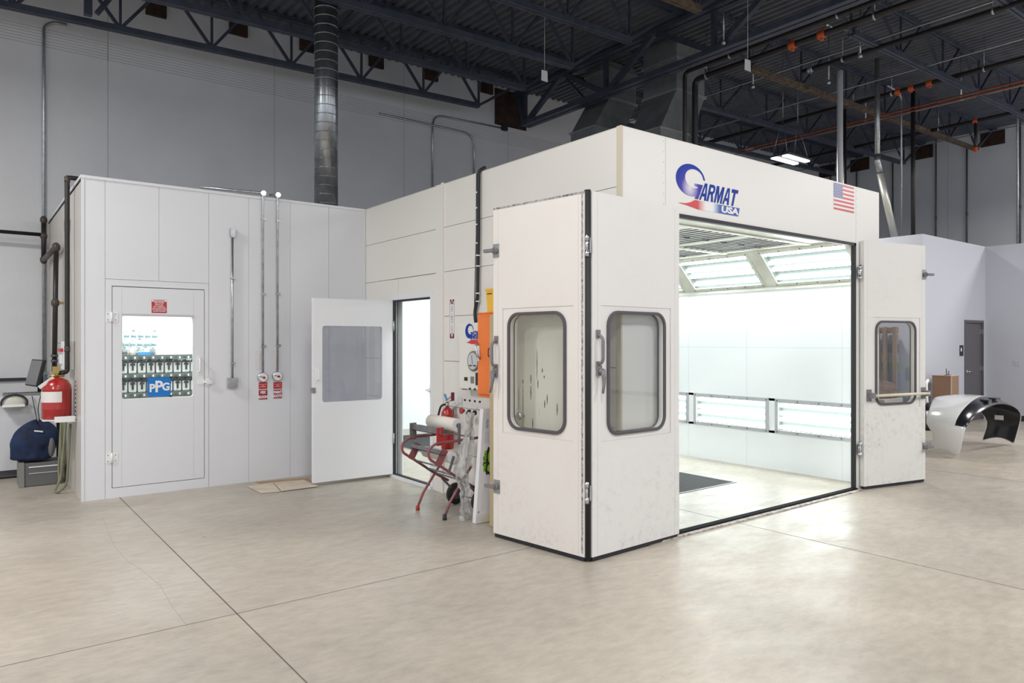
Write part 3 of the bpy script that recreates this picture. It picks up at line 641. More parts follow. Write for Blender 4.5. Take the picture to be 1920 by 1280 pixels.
# ledge below the corner lights
m = MB(); m.box((XI1 - .02, .05, ZI - .035), (XI1, 7.7, ZI)); m.build('wall_ledge', CREAM, booth)
m = MB(); m.box((XI0, .05, ZI - .035), (XI0 + .02, 7.7, ZI)); m.build('wall_ledge', CREAM, booth)
m = MB(); x0, x1 = XI0 + XC, XI1 - XC
m.box((x0, .05, ZC), (x1, .50, ZC + .02)); m.box((.05, .05, ZC + .06), (XI1 + .08, 7.7, ZC + .08)); m.build('ceiling_panel', CREAM, booth)
m = MB(); m.box((x0, .5, ZC + .02), (x1, 7.7, ZC + .03)); m.build('filter_media', mat('filter_white', (.8, .82, .78), .9), booth, kind=None)
for k in range(7):
    y = .5 + 1.1 * k
    m = MB(); m.box((x0, y - .035, ZC - .015), (x1, y + .035, ZC + .02)); m.build('filter_bar', CREAM, booth)
    if k < 6:
        m = MB()
        for j in range(27):
            xx = x0 + .05 + j * .108
            if j % 9 == 8: m.box((xx - .03, y, ZC - .01), (xx + .03, y + 1.1, ZC + .02), 1); continue
            m.box((xx - .005, y + .03, ZC - .002), (xx + .005, y + 1.07, ZC + .008))
            if j % 3 == 1: m.box((xx - .04, y + .5, ZC - .008), (xx + .04, y + .53, ZC + .006))
        m.build('filter_grid', [mat('filter_wire', (.06, .06, .065), .6), CREAM], booth)
# floor grate (recessed run down the middle)
gx0, gx1, gy0, gy1 = 1.23, 2.91, 1.04, 6.9
gt = thing('floor_grate', 'dark perforated steel floor grate running down the booth floor', 'grate', ((gx0 + gx1) / 2, (gy0 + gy1) / 2, 0))
def mat_grate():
    m = bpy.data.materials.new('grate_steel'); m.use_nodes = True; nt = m.node_tree; n = nt.nodes; L = nt.links; b = n['Principled BSDF']
    g = n.new('ShaderNodeNewGeometry'); mp = n.new('ShaderNodeMapping'); mp.inputs['Rotation'].default_value = (0, 0, pi / 4); mp.inputs['Scale'].default_value = (22, 22, 22); L.new(g.outputs['Position'], mp.inputs[0])
    c = n.new('ShaderNodeTexChecker'); c.inputs['Scale'].default_value = 1; c.inputs[1].default_value = (.018, .018, .02, 1); c.inputs[2].default_value = (.075, .075, .08, 1); L.new(mp.outputs[0], c.inputs[0]); L.new(c.outputs[0], b.inputs['Base Color']); b.inputs['Roughness'].default_value = .8; b.inputs['Specular IOR Level'].default_value = .2; return m
m = MB(); m.box((gx0, gy0, .0008), (gx1, gy1, .006)); m.build('grate_panel', mat_grate(), gt)
m = MB(); m.box((gx0 - .02, gy0 - .02, .0005), (gx0, gy1, .007)); m.box((gx1, gy0 - .02, .0005), (gx1 + .02, gy1, .007)); m.box((gx0, gy0 - .02, .0005), (gx1, gy0, .007)); m.build('grate_rim', mat('grate_rim_metal', (.35, .35, .35), .5, metal=.5), gt)

# ------------------------------------------------------------------ logo decal
def logo(xf, s, full=True):
    """printed mark; local x to the right, z up; s = overall height. returns MB with slots: blue-gradient, blue, red-gradient, white"""
    m = MB(xf); K = 40
    # the big crescent letter: outer circle and inset inner circle, open at right
    def arc(cx, cz, r, a0, a1, n=K): return [(cx + r * cos(radians(a0 + (a1 - a0) * k / n)), cz + r * sin(radians(a0 + (a1 - a0) * k / n))) for k in range(n + 1)]
    A = arc(.42, .60, .36, 8, 312); B = arc(.505, .65, .245, 4, 300)
    B = [(.505 + (x - .505) * .92, .65 + (z - .65) * .86) for x, z in B]
    n = len(A)
    ia = [m.av((x * s, -.0012, z * s)) for x, z in A]; ib = [m.av((x * s, -.0012, z * s)) for x, z in B]
    for k in range(n - 1): m.af((ia[k], ia[k + 1], ib[k + 1], ib[k]), 0)
    tri = [(.50, .53), (.72, .53), (.60, .20), (.51, .20), (.56, .36), (.50, .42), (.57, .455), (.50, .475)]
    ii = [m.av((x * s, -.0013, z * s)) for x, z in [(.51, .545), (.725, .545), (.60, .20), (.51, .20), (.585, .40), (.60, .47), (.51, .49)]]; m.af(ii, 0)
    m.text('ARMAT', .745 * s, .375 * s, .46 * s, y=-.0014, mi=1, bold=.012 * s, sx=.74, shear=.22, align='LEFT', depth=.0004) if False else None
    GL = {'A': [[(0, 0), (.30, 1), (.62, 1), (.86, 0), (.60, 0), (.555, .22), (.27, .22), (.21, 0)], ],
          'T': [[(.0, .78), (0, 1), (.86, 1), (.86, .78), (.56, .78), (.56, 0), (.30, 0), (.30, .78)]],
          'M': [[(0, 0), (0, 1), (.30, 1), (.50, .42), (.70, 1), (1.0, 1), (1.0, 0), (.78, 0), (.78, .66), (.58, 0), (.42, 0), (.22, .66), (.22, 0)]],
          'R': [[(0, 0), (0, 1), (.55, 1), (.76, .90), (.80, .72), (.76, .55), (.62, .46), (.82, 0), (.56, 0), (.40, .42), (.24, .42), (.24, 0)]]}
    HO = {'A': [(.33, .40), (.52, .40), (.455, .78), (.44, .78)], 'R': [(.24, .60), (.50, .60), (.56, .70), (.50, .82), (.24, .82)]}
    cw, hgt, x0_ = .205 * s, .40 * s, .625 * s; zb_ = .20 * s
    def gp(x, z): return (x0_ + x * cw + z * hgt * .22, zb_ + z * hgt)
    xo_ = 0
    for ch in 'ARMAT':
        for poly in GL[ch]: m.poly([gp(x + xo_, z) for x, z in poly], -.0014, -.0006, 1)
        if ch in HO: m.poly([gp(x + xo_, z) for x, z in HO[ch]], -.002, -.0014, 3)
        xo_ += {'A': .90, 'R': .92, 'M': 1.08, 'T': .9}[ch]
    # swoosh
    P_ = [(.10, .045), (.30, .065), (.42, .11), (.52, .175), (1.70, .175), (1.66, -.03), (.60, -.03), (.32, .02)]
    ii = [m.av((x * s, -.0012, z * s)) for x, z in P_]; m.af(ii[:4] + ii[6:], 2); m.af([ii[3], ii[4], ii[5], ii[6]], 2)
    m.text('USA', 1.42 * s, .072 * s, .20 * s, y=-.0018, mi=3, bold=.009 * s, sx=1.25, shear=.1, depth=.0004)
    return m
# decal origin on the fascia: the G's left edge near px 1267, bottom swoosh near y 405
a = U(1267, 340, Y=0); b = U(1388, 372, Y=0)
s_ = (b.x - a.x) / 1.66
z0 = U(1385, 408, Y=0).z + .02
xf = frame((a.x - .06 * s_, -.0005, z0), (a.x + 1, -.0005, z0)) @ Matrix.Diagonal((1, 1, .70, 1))
print('logo scale', s_, z0)
p0 = xf @ Vector((.06 * s_, 0, .6 * s_)); p1 = xf @ Vector((.78 * s_, 0, .5 * s_))
GB = mat_radial('logo_gradient_blue', [(0, (.80, .76, .86)), (.16, (.55, .50, .74)), (.40, (.07, .06, .40)), (.7, (.012, .05, .38)), (1, (.02, .05, .36))], xf @ Vector((.40 * s_, 0, .42 * s_)), .52 * s_)
p0 = xf @ Vector((.1 * s_, 0, 0)); p1 = xf @ Vector((1.6 * s_, 0, 0))
GR = mat_gradient('logo_gradient_swoosh', [(0, (.62, .03, .04)), (.33, (.62, .03, .04)), (.46, (.85, .82, .8)), (.58, (.8, .83, .86)), (.70, (.02, .09, .40)), (1, (.02, .05, .36))], p0, p1)
m = logo(xf, s_); m.build('logo_decal', [GB, BLUELOGO, GR, WHITE], booth)
# flag decal
a = U(1563, 342, Y=0); b = U(1601, 401, Y=0); fx0, fx1 = a.x, b.x; fz1 = a.z; fz0 = U(1601, 400, Y=0).z
m = MB(frame((0, 0, 0), (1, 0, 0))); hh = (fz1 - fz0) / 13; fcx = fx0 + (fx1 - fx0) * .43
m.box((fx0, -.0012, fz0), (fx1, -.0004, fz1), 2)
for k in range(13):
    if k % 2 == 0:
        z = fz0 + k * hh; m.box((fcx if k > 5 else fx0, -.002, z), (fx1, -.0012, z + hh), 0)
m.box((fx0, -.002, fz0 + 6 * hh), (fcx, -.0012, fz1), 1)
for r_ in range(9):
    for c_ in range(6 if r_ % 2 == 0 else 5):
        cx = fx0 + (fcx - fx0) * ((c_ * 2 + 1 + r_ % 2) / 12); cz = fz0 + 6 * hh + 7 * hh * (r_ + .8) / 9.6
        pts = [((.42 if k % 2 == 0 else .17) * hh * 1.15 * sin(pi * k / 5) + cx, (.42 if k % 2 == 0 else .17) * hh * 1.15 * cos(pi * k / 5) + cz) for k in range(10)]
        ii = [m.av((x, -.0024, z)) for x, z in pts]; ce = m.av((cx, -.0024, cz))
        for k in range(10): m.af((ce, ii[k], ii[(k + 1) % 10]), 2)
m.build('flag_decal', [LOGOR, mat('flag_blue', (.05, .045, .30), .4), WHITE], booth)

# ------------------------------------------------------------------ front door leaves
LEAFA = mat_dirty('leaf_enamel_right', (.79, .775, .76), amt=.34, zhi=1.0)
LEAFB = mat_dirty('leaf_enamel_left', (.79, .755, .725), amt=.30, zhi=.9, pink=(.77, .715, .66))
LEAFC = mat_dirty('leaf_enamel_far', (.79, .775, .745), amt=.75, zhi=1.1)
SCUFF = mat('scuffed_edge', (.60, .58, .58), .5, col2=(.10, .08, .09), nscale=34)
GASKM = mat('gasket_light', (.20, .185, .20), .5)
def pull(xf, x, z, leaf, name='pull_handle'):
    m = MB(xf); pts = fillet([(x, 0, z + .115), (x, -.055, z + .085), (x, -.055, z - .085), (x, 0, z - .115)], .03)
    m.tube(pts, .0125, 8); m.box((x - .018, -.014, z + .085), (x + .018, 0, z + .145)); m.box((x - .018, -.014, z - .145), (x + .018, 0, z - .085)); return m.build(name, GASKM, leaf)
def lever(xf, x, z, leaf):
    m = MB(xf); m.box((x - .022, -.02, z - .035), (x + .022, 0, z + .04)); m.cyl((x, -.05, z), (x, -.015, z), .02, 12); m.tube(fillet([(x, -.048, z), (x + .012, -.05, z - .04), (x - .008, -.06, z - .16)], .03), [.016] * 1 + [.014] * 6 + [.009], 8) if False else m.tube([(x, -.048, z + .01), (x + .01, -.05, z - .05), (x + .004, -.055, z - .10), (x - .012, -.06, z - .16)], [.02, .016, .012, .009], 8)
    return m.build('latch_lever', GASKM, leaf)
def knuckle(xf, x, y, z, leaf):
    m = MB(xf); m.cyl((x, y, z), (x, y, z + .15), .013, 12); m.cyl((x, y, z - .004), (x, y, z + .04), .017, 12); m.cyl((x, y, z + .11), (x, y, z + .154), .017, 12); m.box((x - .03, y + .006, z + .02), (x + .03, y + .014, z + .13)); return m.build('hinge', CHROME, leaf)
def edge_latch(xf, x, z, leaf, sgn):
    m = MB(xf); m.box((x - .035, -.006, z - .055), (x + .035, 0, z + .055), 1); m.cyl((x, -.03, z), (x, -.004, z), .026, 12); m.bar((x - sgn * .01, -.036, z), (x + sgn * .10, -.036, z), .036, .026); return m.build('edge_latch', [GASKM, GALV], leaf)
def door_leaf(p0, p1, z0, z1, wx0, wx1, wz0, wz1, mt, label, rad=.10, thick=.05, edge='none'):
    xf = frame(p0, p1); W = (Vector(p1) - Vector(p0)).length
    m = MB(xf); m.holed(0, W, z0 + .0, z1, wx0 + .015, wx1 - .015, wz0 + .015, wz1 - .015, rad, .004, thick)
    # raised skin around the recessed window panel
    rx0, rx1, rz0, rz1 = wx0 - .06, wx1 + .07, wz0 - .035, wz1 + .035
    m.box((0, 0, z0), (W, .0045, rz0)); m.box((0, 0, rz1), (W, .0045, z1)); m.box((0, 0, rz0), (rx0, .0045, rz1)); m.box((rx1, 0, rz0), (W, .0045, rz1))
    e = .002; m.box((rx0, .001, rz1), (rx1, .0048, rz1 + .009), 1); m.box((rx0, .0015, rz0 - .004), (rx1, .0048, rz0), 1); m.box((rx0 - .003, .0015, rz0), (rx0, .0048, rz1), 1); m.box((rx1, .0015, rz0), (rx1 + .003, .0048, rz1), 1)
    m.box((.055, -.0004, z0 + .02), (.0565, 0, z1 - .02), 2); m.box((W - .0565, -.0004, z0 + .02), (W - .055, 0, z1 - .02), 2)
    lf = m.build('door_leaf', [mt, SEAM, SEAML], booth, label=label)
    m = MB(xf); m.ring(rrect(wx0, wx1, wz0, wz1, rad + .012), rrect(wx0 + .024, wx1 - .024, wz0 + .024, wz1 - .024, rad - .01), -.012, .005)
    m.ring(rrect(wx0, wx1, wz0, wz1, rad + .012), rrect(wx0 + .018, wx1 - .018, wz0 + .018, wz1 - .018, rad - .008), thick, thick + .012); m.build('window_gasket', GASK, lf, bevel=.004)
    m = MB(xf); L_ = rrect(wx0 + .014, wx1 - .014, wz0 + .014, wz1 - .014, rad); m.poly(L_, .022, .028); m.build('pane', GLASS, lf)
    m = MB(xf); m.box((.01, .008, z0 - .03), (W - .01, .04, z0)); m.build('bottom_sweep', BLACK, lf)
    return xf, W, lf
xfA, WA, LA = door_leaf((-.42, -.115, 0), (.595, -.075, 0), .035, 2.69, .155, .835, .90, 1.83, LEAFA, 'off-white leaf facing the viewer, black rubber along its left edge')
m = MB(xfA); m.tube([(-.018, .026, .02), (-.018, .026, 2.70)], .021, 10); m.box((-.034, .02, .02), (0, .05, 2.70)); m.build('edge_seal', BLACK, LA)
pull(xfA, .055, 1.54, LA); lever(xfA, .06, 1.385, LA)
xfB, WB, LB = door_leaf((-.59, .87, 0), (-.465, -.08, 0), .035, 2.69, .17, .785, .90, 1.83, LEAFB, 'off-white leaf folded back beside the booth side wall, scuffed edge')
m = MB(xfB); m.box((WB - .028, -.002, .06), (WB - .012, .0, 2.69)); m.box((0, -.0015, 2.675), (WB, 0, 2.69)); m.build('scuffed_edge', SCUFF, LB)
pull(xfB, .04, 1.50, LB); lever(xfB, .035, 1.345, LB)
edge_latch(xfB, .035, 2.34, LB, -1); edge_latch(xfB, .045, .42, LB, -1)
for z in (2.22, .43): knuckle(xfB, WB + .014, .012, z, LB)
xfC, WC, LC = door_leaf((3.675, -.06, 0), (4.66, -.27, 0), .035, 2.69, .175, .845, .90, 1.83, LEAFC, 'off-white leaf at the right of the opening with a cream push bar across its window')
for z in (2.27, .36): knuckle(xfC, -.035, .02, z, LC)
edge_latch(xfC, WC - .02, 2.36, LC, 1); edge_latch(xfC, WC - .02, .40, LC, 1)
m = MB(xfC); m.cyl((.10, -.06, 1.015), (WC - .02, -.06, 1.015), .016, 10); m.build('push_bar', mat('bar_cream', (.66, .60, .48), .4), LC)
for x in (.08, WC - .03): m = MB(xfC); m.box((x - .045, -.008, .95), (x + .03, 0, 1.08)); m.box((x - .02, -.07, .985), (x + .025, -.005, 1.045)); m.build('bar_bracket', GASKM, LC)
# side access door leaf
MIXD = mat('side_door_film', (.80, .80, .83), .22, bump=.12, bscale=7)
xfD = frame((-.975, 3.715, 0), (-.004, 3.68, 0)); WD = .972
m = MB(xfD); m.holed(0, WD, .04, 2.08, .105, .83, .925, 1.775, .03, 0, .045); lf = m.build('side_door_leaf', MIXD, booth, label='glossy white side door swung open towards the mixing room')
m = MB(xfD); m.poly(rrect(.10, .835, .92, 1.78, .03), .018, .024); m.build('pane', GLASSF, lf)
m = MB(xfD); m.box((.03, -.004, 1.15), (.06, 0, 1.31)); m.tube(fillet([(.045, 0, 1.29), (.045, -.05, 1.27), (.045, -.05, 1.19), (.045, 0, 1.17)], .02), .009, 8); m.build('door_handle', WHITE, lf)
m = MB(xfD); m.box((-.012, -.004, 1.03), (.03, .05, 1.09)); m.build('latch', GALV, lf)
for z in (.4, 1.72): m = MB(); m.cyl((-.008, 3.672, z), (-.008, 3.672, z + .12), .01, 10); m.build('hinge', GALV, lf)

# ------------------------------------------------------------------ the mixing room
mix = thing('mixing_room', 'pale grey-white enamelled mixing room joined to the left side of the booth', 'mixing room', ((XM - .003) / 2, (YM + YB) / 2, 0))
D0, D1, DZ0, DZ1 = -2.829, -1.930, .10, 2.17
sx = [XM, U(197, 300, Y=YM).x, U(298, 300, Y=YM).x, U(391.5, 300, Y=YM).x, U(466, 300, Y=YM).x, U(544, 300, Y=YM).x, U(616.5, 300, Y=YM).x, -.006]
m = MB(); ft = YM + .06
for a, b in zip(sx, sx[1:]):
    if a in (sx[1], sx[2]): m.box((a + g * .6, YM, 2.24), (b - g * .6, ft, H - .025))
    else: m.box((a + g * .6, YM, 0), (b - g * .6, ft, H - .025))
f0, f1 = sx[1] + .0, sx[3] - .0
m.box((f0 + .002, YM - .002, .0), (D0, ft, 2.236)); m.box((D1, YM - .002, 0), (f1 - .002, ft, 2.236)); m.box((D0, YM - .002, DZ1), (D1, ft, 2.236)); m.box((D0, YM - .002, 0), (D1, ft, DZ0))
m.box((XM + .01, YM + .012, 0), (D0 - .01, ft - .01, H - .03), 1); m.box((D1 + .01, YM + .012, 0), (-.01, ft - .01, H - .03), 1); m.box((D0, YM + .012, 2.18), (D1, ft - .01, H - .03), 1)
m.build('front_wall', [MIXW, SEAML], mix)
m = MB(); m.box((XM - .012, YM - .012, H - .03), (-.004, YM + .06, H)); m.box((XM - .012, YM + .06, H - .03), (XM + .05, YB - .02, H)); m.box((XM - .006, YM - .006, 0), (XM + .02, YM, H - .03)); m.box((-.022, YM - .006, 0), (-.004, YM, H - .03)); m.build('corner_trim', MIXW, mix)
m = MB(); y = ft
while y < YB - .1: y2 = min(y + .45, YB - .03); m.box((XM, y + .002, 0), (XM + .05, y2 - .002, H - .03)); y = y2
m.box((XM + .01, ft, 0), (XM + .045, YB - .03, H - .04), 1)
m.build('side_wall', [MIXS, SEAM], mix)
m = MB(); m.box((XM + .05, ft, H - .14), (-.004, YB - .03, H - .10)); m.box((XM, ft, H - .05), (-.004, YB - .03, H - .03)); m.build('roof_panel', WHITE, mix)
m = MB(); m.box((XM + .05, YB - .06, 0), (-.06, YB - .03, H - .1)); m.box((-.04, ft, 0), (-.01, YB - .03, H - .1)); m.box((XM + .05, ft, 0), (XM + .06, YB - .06, H - .1)); m.build('inner_lining', WHITE, mix)
for x in (-2.2, -1.0):
    m = MB(); m.box((x - .55, 5.4, H - .17), (x + .55, 5.65, H - .142)); m.box((x - .5, 5.43, H - .176), (x + .5, 5.62, H - .17), 1); m.build('ceiling_lamp', [WHITE, mat_emit('mix_lamp_glow', (.97, 1, 1), 38.)], mix)
    m = MB(); m.box((x - .55, 6.75, H - .17), (x + .55, 7.0, H - .142)); m.box((x - .5, 6.78, H - .176), (x + .5, 6.97, H - .17), 1); m.build('ceiling_lamp', [WHITE, bpy.data.materials['mix_lamp_glow']], mix)
# door
wx0, wx1, wz0, wz1 = -2.735, -2.046, 1.005, 1.866
m = MB(); m.holed(D0 + .006, D1 - .006, DZ0 + .006, DZ1 - .008, wx0, wx1, wz0, wz1, .025, YM - .004, YM + .04)
m.box((D0, YM + .02, DZ0), (D0 + .01, YM + .05, DZ1), 1); m.box((D1 - .01, YM + .02, DZ0), (D1, YM + .05, DZ1), 1); m.box((D0, YM + .02, DZ1 - .012), (D1, YM + .05, DZ1), 1); m.box((D0, YM + .02, DZ0), (D1, YM + .05, DZ0 + .008), 1)
for x in (wx0 - .004, wx1 + .002): m.box((x, YM - .0045, DZ0 + .02), (x + .002, YM - .004, DZ1 - .03), 2)
dr = m.build('mix_room_door', [MIXW, BLACK, SEAML], mix)
m = MB(); m.box((D0 + .02, YM - .016, wz1 + .01), (D1 - .03, YM - .004, wz1 + .045)) if False else m.box((wx0 - .002, YM - .012, wz1 - .002), (wx1 + .006, YM + .02, wz1 + .022)); m.build('window_ledge', mat('ledge_grey', (.55, .55, .55), .5), dr)
m = MB(); m.box((wx0, YM + .02, wz0), (wx1, YM + .025, wz1)); pn = m.build('pane', GLASSM, dr)
for z in (.36, 1.80):
    m = MB(); m.box((D0 - .05, YM - .008, z), (D0 - .004, YM - .002, z + .10)); m.box((D0 + .004, YM - .008, z), (D0 + .055, YM - .004, z + .10)); m.cyl((D0, YM - .012, z), (D0, YM - .012, z + .10), .009, 8)
    for dx in (-.035, .035):
        for dz in (.02, .08): m.lathe((D0 + dx, YM - .0095, z + dz), [(.005, 0), (.005, .003)], 8, 1, 'y')
    m.build('hinge', [WHITE, DGREY], dr)
hx_ = (wx1 + D1) / 2
m = MB(); m.tube(fillet([(hx_, YM - .004, 1.42), (hx_, YM - .05, 1.40), (hx_, YM - .05, 1.28), (hx_, YM - .004, 1.26)], .025), .011, 8); m.box((hx_ - .02, YM - .008, 1.235), (hx_ + .02, YM - .003, 1.45)); m.build('door_handle', WHITE, dr)
m = MB(); m.box((D1 - .07, YM - .012, 1.13), (D1 - .005, YM - .003, 1.19)); m.box((D1 + .005, YM - .012, 1.11), (D1 + .055, YM - .002, 1.20)); m.cyl((D1 + .06, YM - .03, 1.155), (D1 - .02, YM - .03, 1.155), .011, 8); m.box((D1 + .01, YM - .04, 1.135), (D1 + .07, YM - .01, 1.175)); m.build('roller_latch', WHITE, dr)
# blue sticker on the window
a = U(277, 708, Y=YM); b = U(321, 742, Y=YM); m = MB(); m.poly(rrect(a.x, b.x, b.z, a.z, .03, 5), YM + .0185, YM + .0195)
cx, cz, w_ = (a.x + b.x) / 2, (a.z + b.z) / 2, b.x - a.x
m.text('P', cx - w_ * .30, cz - .014, .115, y=YM + .018, mi=1, bold=.004, sx=.95, depth=.0003); m.text('P', cx - w_ * .02, cz - .002, .165, y=YM + .018, mi=1, bold=.005, sx=.9, depth=.0003); m.text('G', cx + w_ * .29, cz - .004, .11, y=YM + .018, mi=1, bold=.004, sx=.95, depth=.0003)
m.build('window_sticker', [mat('sticker_blue', (.0, .17, .55), .4), WHITE], pn) if False else m.build('window_sticker', [mat('sticker_blue', (.0, .17, .55), .4), WHITE], dr, label='bright blue rounded sticker with white letters')

# ------------------------------------------------------------------ signs, gauges and conduits on the mixing room front
fw0 = frame((0, YM - .0035, 0), (1, YM - .0035, 0))
def sign(name, x0, z0, x1, z1, mats, lines, label, xf=fw0, band=None, cat='sign'):
    m = MB(xf); m.box((x0, -.0015, z0), (x1, 0, z1))
    if band: m.box((x0 + .002, -.002, band[0]), (x1 - .002, -.0015, band[1]), 1)
    for tx, cx, cz, sz, mi, bd, sxx in lines: m.text(tx, cx, cz, sz, y=-.0022, mi=mi, bold=bd, sx=sxx, depth=.0003)
    return m.build(name, mats, label=label, cat=cat)
a = U(284, 561, Y=YM); b = U(312.5, 587, Y=YM); cx = (a.x + b.x) / 2; hz = a.z - b.z
sign('warning_sign', a.x, b.z, b.x, a.z, [SIGNR, WHITE], [('WARNING', cx, a.z - .013, .021, 0, .0008, 1.1)] + [(t, cx, a.z - .036 - .0215 * i, .0165, 1, .0006, s) for i, (t, s) in enumerate((('FIRE SYSTEM', 1), ('INSTALLED', 1), ('DRY CHEMICAL', 1), ('DISCHARGE WHEN', .95), ('ALARM SOUNDS', 1)))],
     'small red and white warning sign above the window of the mixing room door', band=(a.z - .023, a.z - .002))
for nm, px0, py0, px1, py1, l2, lab in (('MIX', 485, 731, 501, 748, 'ROOM', 'left'), ('PAINT', 512.5, 730.5, 528.5, 746, 'BOOTH', 'right')):
    a = U(px0, py0, Y=YM); b = U(px1, py1, Y=YM); cx = (a.x + b.x) / 2
    sign('name_sign', a.x, b.z, b.x, a.z, [mat('sign_dark_red', (.36, .015, .04), .45), WHITE], [(nm, cx, a.z - .03, .043, 1, .0022, .8), (l2, cx, b.z + .026, .043, 1, .0022, .8)], 'dark red sign reading %s %s under the %s red label' % (nm, l2, lab))
    sgn = -1 if lab == 'left' else 1
    c0 = U(px0, py0 - 14, Y=YM); c1 = U(px1, py0 - 2.6, Y=YM)
    sign('instruction_label', c0.x, c1.z, c1.x, c0.z, [SIGNR, mat('label_pink', (.85, .5, .45), .5)], [('PULL STATION', cx, c0.z - .022, .013, 1, .0004, 1), ('FIRE', cx, c0.z - .036, .013, 1, .0004, 1), ('SUPPRESSION', cx, c0.z - .05, .013, 1, .0004, 1)], 'small red instruction label directly beneath the %s round pull gauge' % lab)
for i, (px, pyb, pyt, lab) in enumerate(((493, 707, 361, 'left'), (520.5, 705, 365, 'right'))):
    c = U(px, pyb, Y=YM - .03)
    t = thing('pull_station', 'round chrome pull gauge with a red centre, %s one of the pair' % lab, 'gauge', (c.x, YM, c.z - .06))
    m = MB(); m.lathe((c.x, YM - .003, c.z), [(.058, 0), (.060, -.02), (.058, -.035), (.050, -.04)], 24, 0, 'y'); m.build('gauge_body', CHROME, t)
    m = MB(); m.lathe((c.x, YM - .0432, c.z), [(.048, 0), (.048, -.002)], 24, 0, 'y'); m.bar((c.x - .04, YM - .048, c.z + .012), (c.x + .01, YM - .048, c.z - .002), .008, .006, 1); m.build('dial_face', [WHITE, DGREY], t)
    m = MB(); m.lathe((c.x + .006, YM - .046, c.z - .003), [(.013, 0), (.013, -.014)], 14, 0, 'y'); m.build('red_knob', RED, t)
    ct = U(px, pyt, Y=YM - .03)
    t2 = thing('conduit_run', 'galvanised conduit dropping from the roof edge to the %s pull gauge' % lab, 'conduit', (c.x, YM - .02, c.z + .07), 'conduits above the pull gauges')
    m = MB()
    if i == 0: m.tube(fillet([(c.x, YM - .028, c.z + .062), (c.x, YM - .028, H + .04), (U(375, 355, Y=YM + .1).x, YM + .1, H + .045)], .03), .013, 8)
    else: m.tube(fillet([(c.x, YM - .028, c.z + .062), (c.x, YM - .028, H + .035), (c.x - .07, YM + .04, H + .04)], .02), .013, 8)
    m.build('pipe', GALV, t2)
    m = MB(); m.lathe((c.x, YM - .055, H + .035), [(.03, .0), (.034, .02), (.03, .045)], 14, 0, 'y'); m.build('corner_pulley', CHROME, t2)
    for z in (c.z + .35, c.z + .95, 3.0):
        m = MB(); m.box((c.x - .016, YM - .044, z), (c.x + .016, YM - .004, z + .012)); m.box((c.x, YM - .012, z - .004), (c.x + .045, YM - .004, z + .018)); m.build('strap', GALV, t2)
    m = MB(); x0 = c.x - .055 - (.02 if i == 0 else 0); m.box((x0, YM - .006, c.z + .09), (x0 + .045 + (.05 if i else 0), YM - .0036, c.z + .30)); m.build('paper_tag', mat('paper_tag_white', (.72, .70, .72), .7), label='pale paper tag taped behind the %s gauge conduit' % lab, cat='tag')
c = U(435.5, 717.5, Y=YM - .02); ct = U(435.5, 436, Y=YM - .02)
t = thing('conduit_run', 'single conduit between a round fitting and a square grey box by the mixing room door', 'conduit', (c.x, YM, c.z - .06))
m = MB(); m.box((c.x - .055, YM - .05, c.z - .055), (c.x + .055, YM - .004, c.z + .055)); m.box((c.x - .045, YM - .056, c.z - .045), (c.x + .045, YM - .05, c.z + .045)); m.build('square_box', GALV, t, bevel=.006)
m = MB(); m.cyl((c.x, YM - .025, c.z + .05), (c.x, YM - .025, ct.z - .04), .013, 8); m.build('pipe', GALV, t)
m = MB(); m.poly(rrect(ct.x - .024, ct.x + .024, ct.z - .055, ct.z + .055, .022), YM - .045, YM - .004); m.poly(rrect(ct.x - .012, ct.x + .012, ct.z - .035, ct.z + .035, .01), YM - .049, YM - .045); m.build('conduit_fitting', GALV, t)
for z in (2.3, 1.35): m = MB(); m.box((c.x - .018, YM - .04, z), (c.x + .03, YM - .004, z + .014)); m.build('strap', GALV, t)

# cardboard on the floor
CARD = mat('cardboard', (.36, .24, .15), .85, noise=.1, nscale=5)
CARDP = mat('cardboard_pale', (.58, .50, .40), .85, noise=.15, nscale=6)
P4 = [U(463, 911, Z=.008), U(490, 924, Z=.008), U(526, 921, Z=.008), U(511, 904, Z=.012)]
t = thing('flattened_carton', 'flattened pale cardboard sheet lying on the floor before the mixing room', 'cardboard', U(530, 912, Z=0))
def sheet(pts, th=.004):
    m = MB(); a = [m.av(p) for p in pts]; b = [m.av(Vector(p) - Vector((0, 0, th))) for p in pts]; n = len(pts)
    m.af(a[::-1]); m.af(b)
    for k in range(n): m.af((a[k], a[(k + 1) % n], b[(k + 1) % n], b[k]))
    return m
sheet(P4).build('left_flap', CARDP, t); sheet([U(512, 904, Z=.014), U(528, 920, Z=.01), U(597, 911, Z=.012), U(570, 899, Z=.016)]).build('right_flap', CARDP, t)
sheet([U(478, 903, Z=.004), U(500, 911, Z=.004), U(588, 905, Z=.004), U(576, 895, Z=.006)]).build('under_sheet', CARD, t)

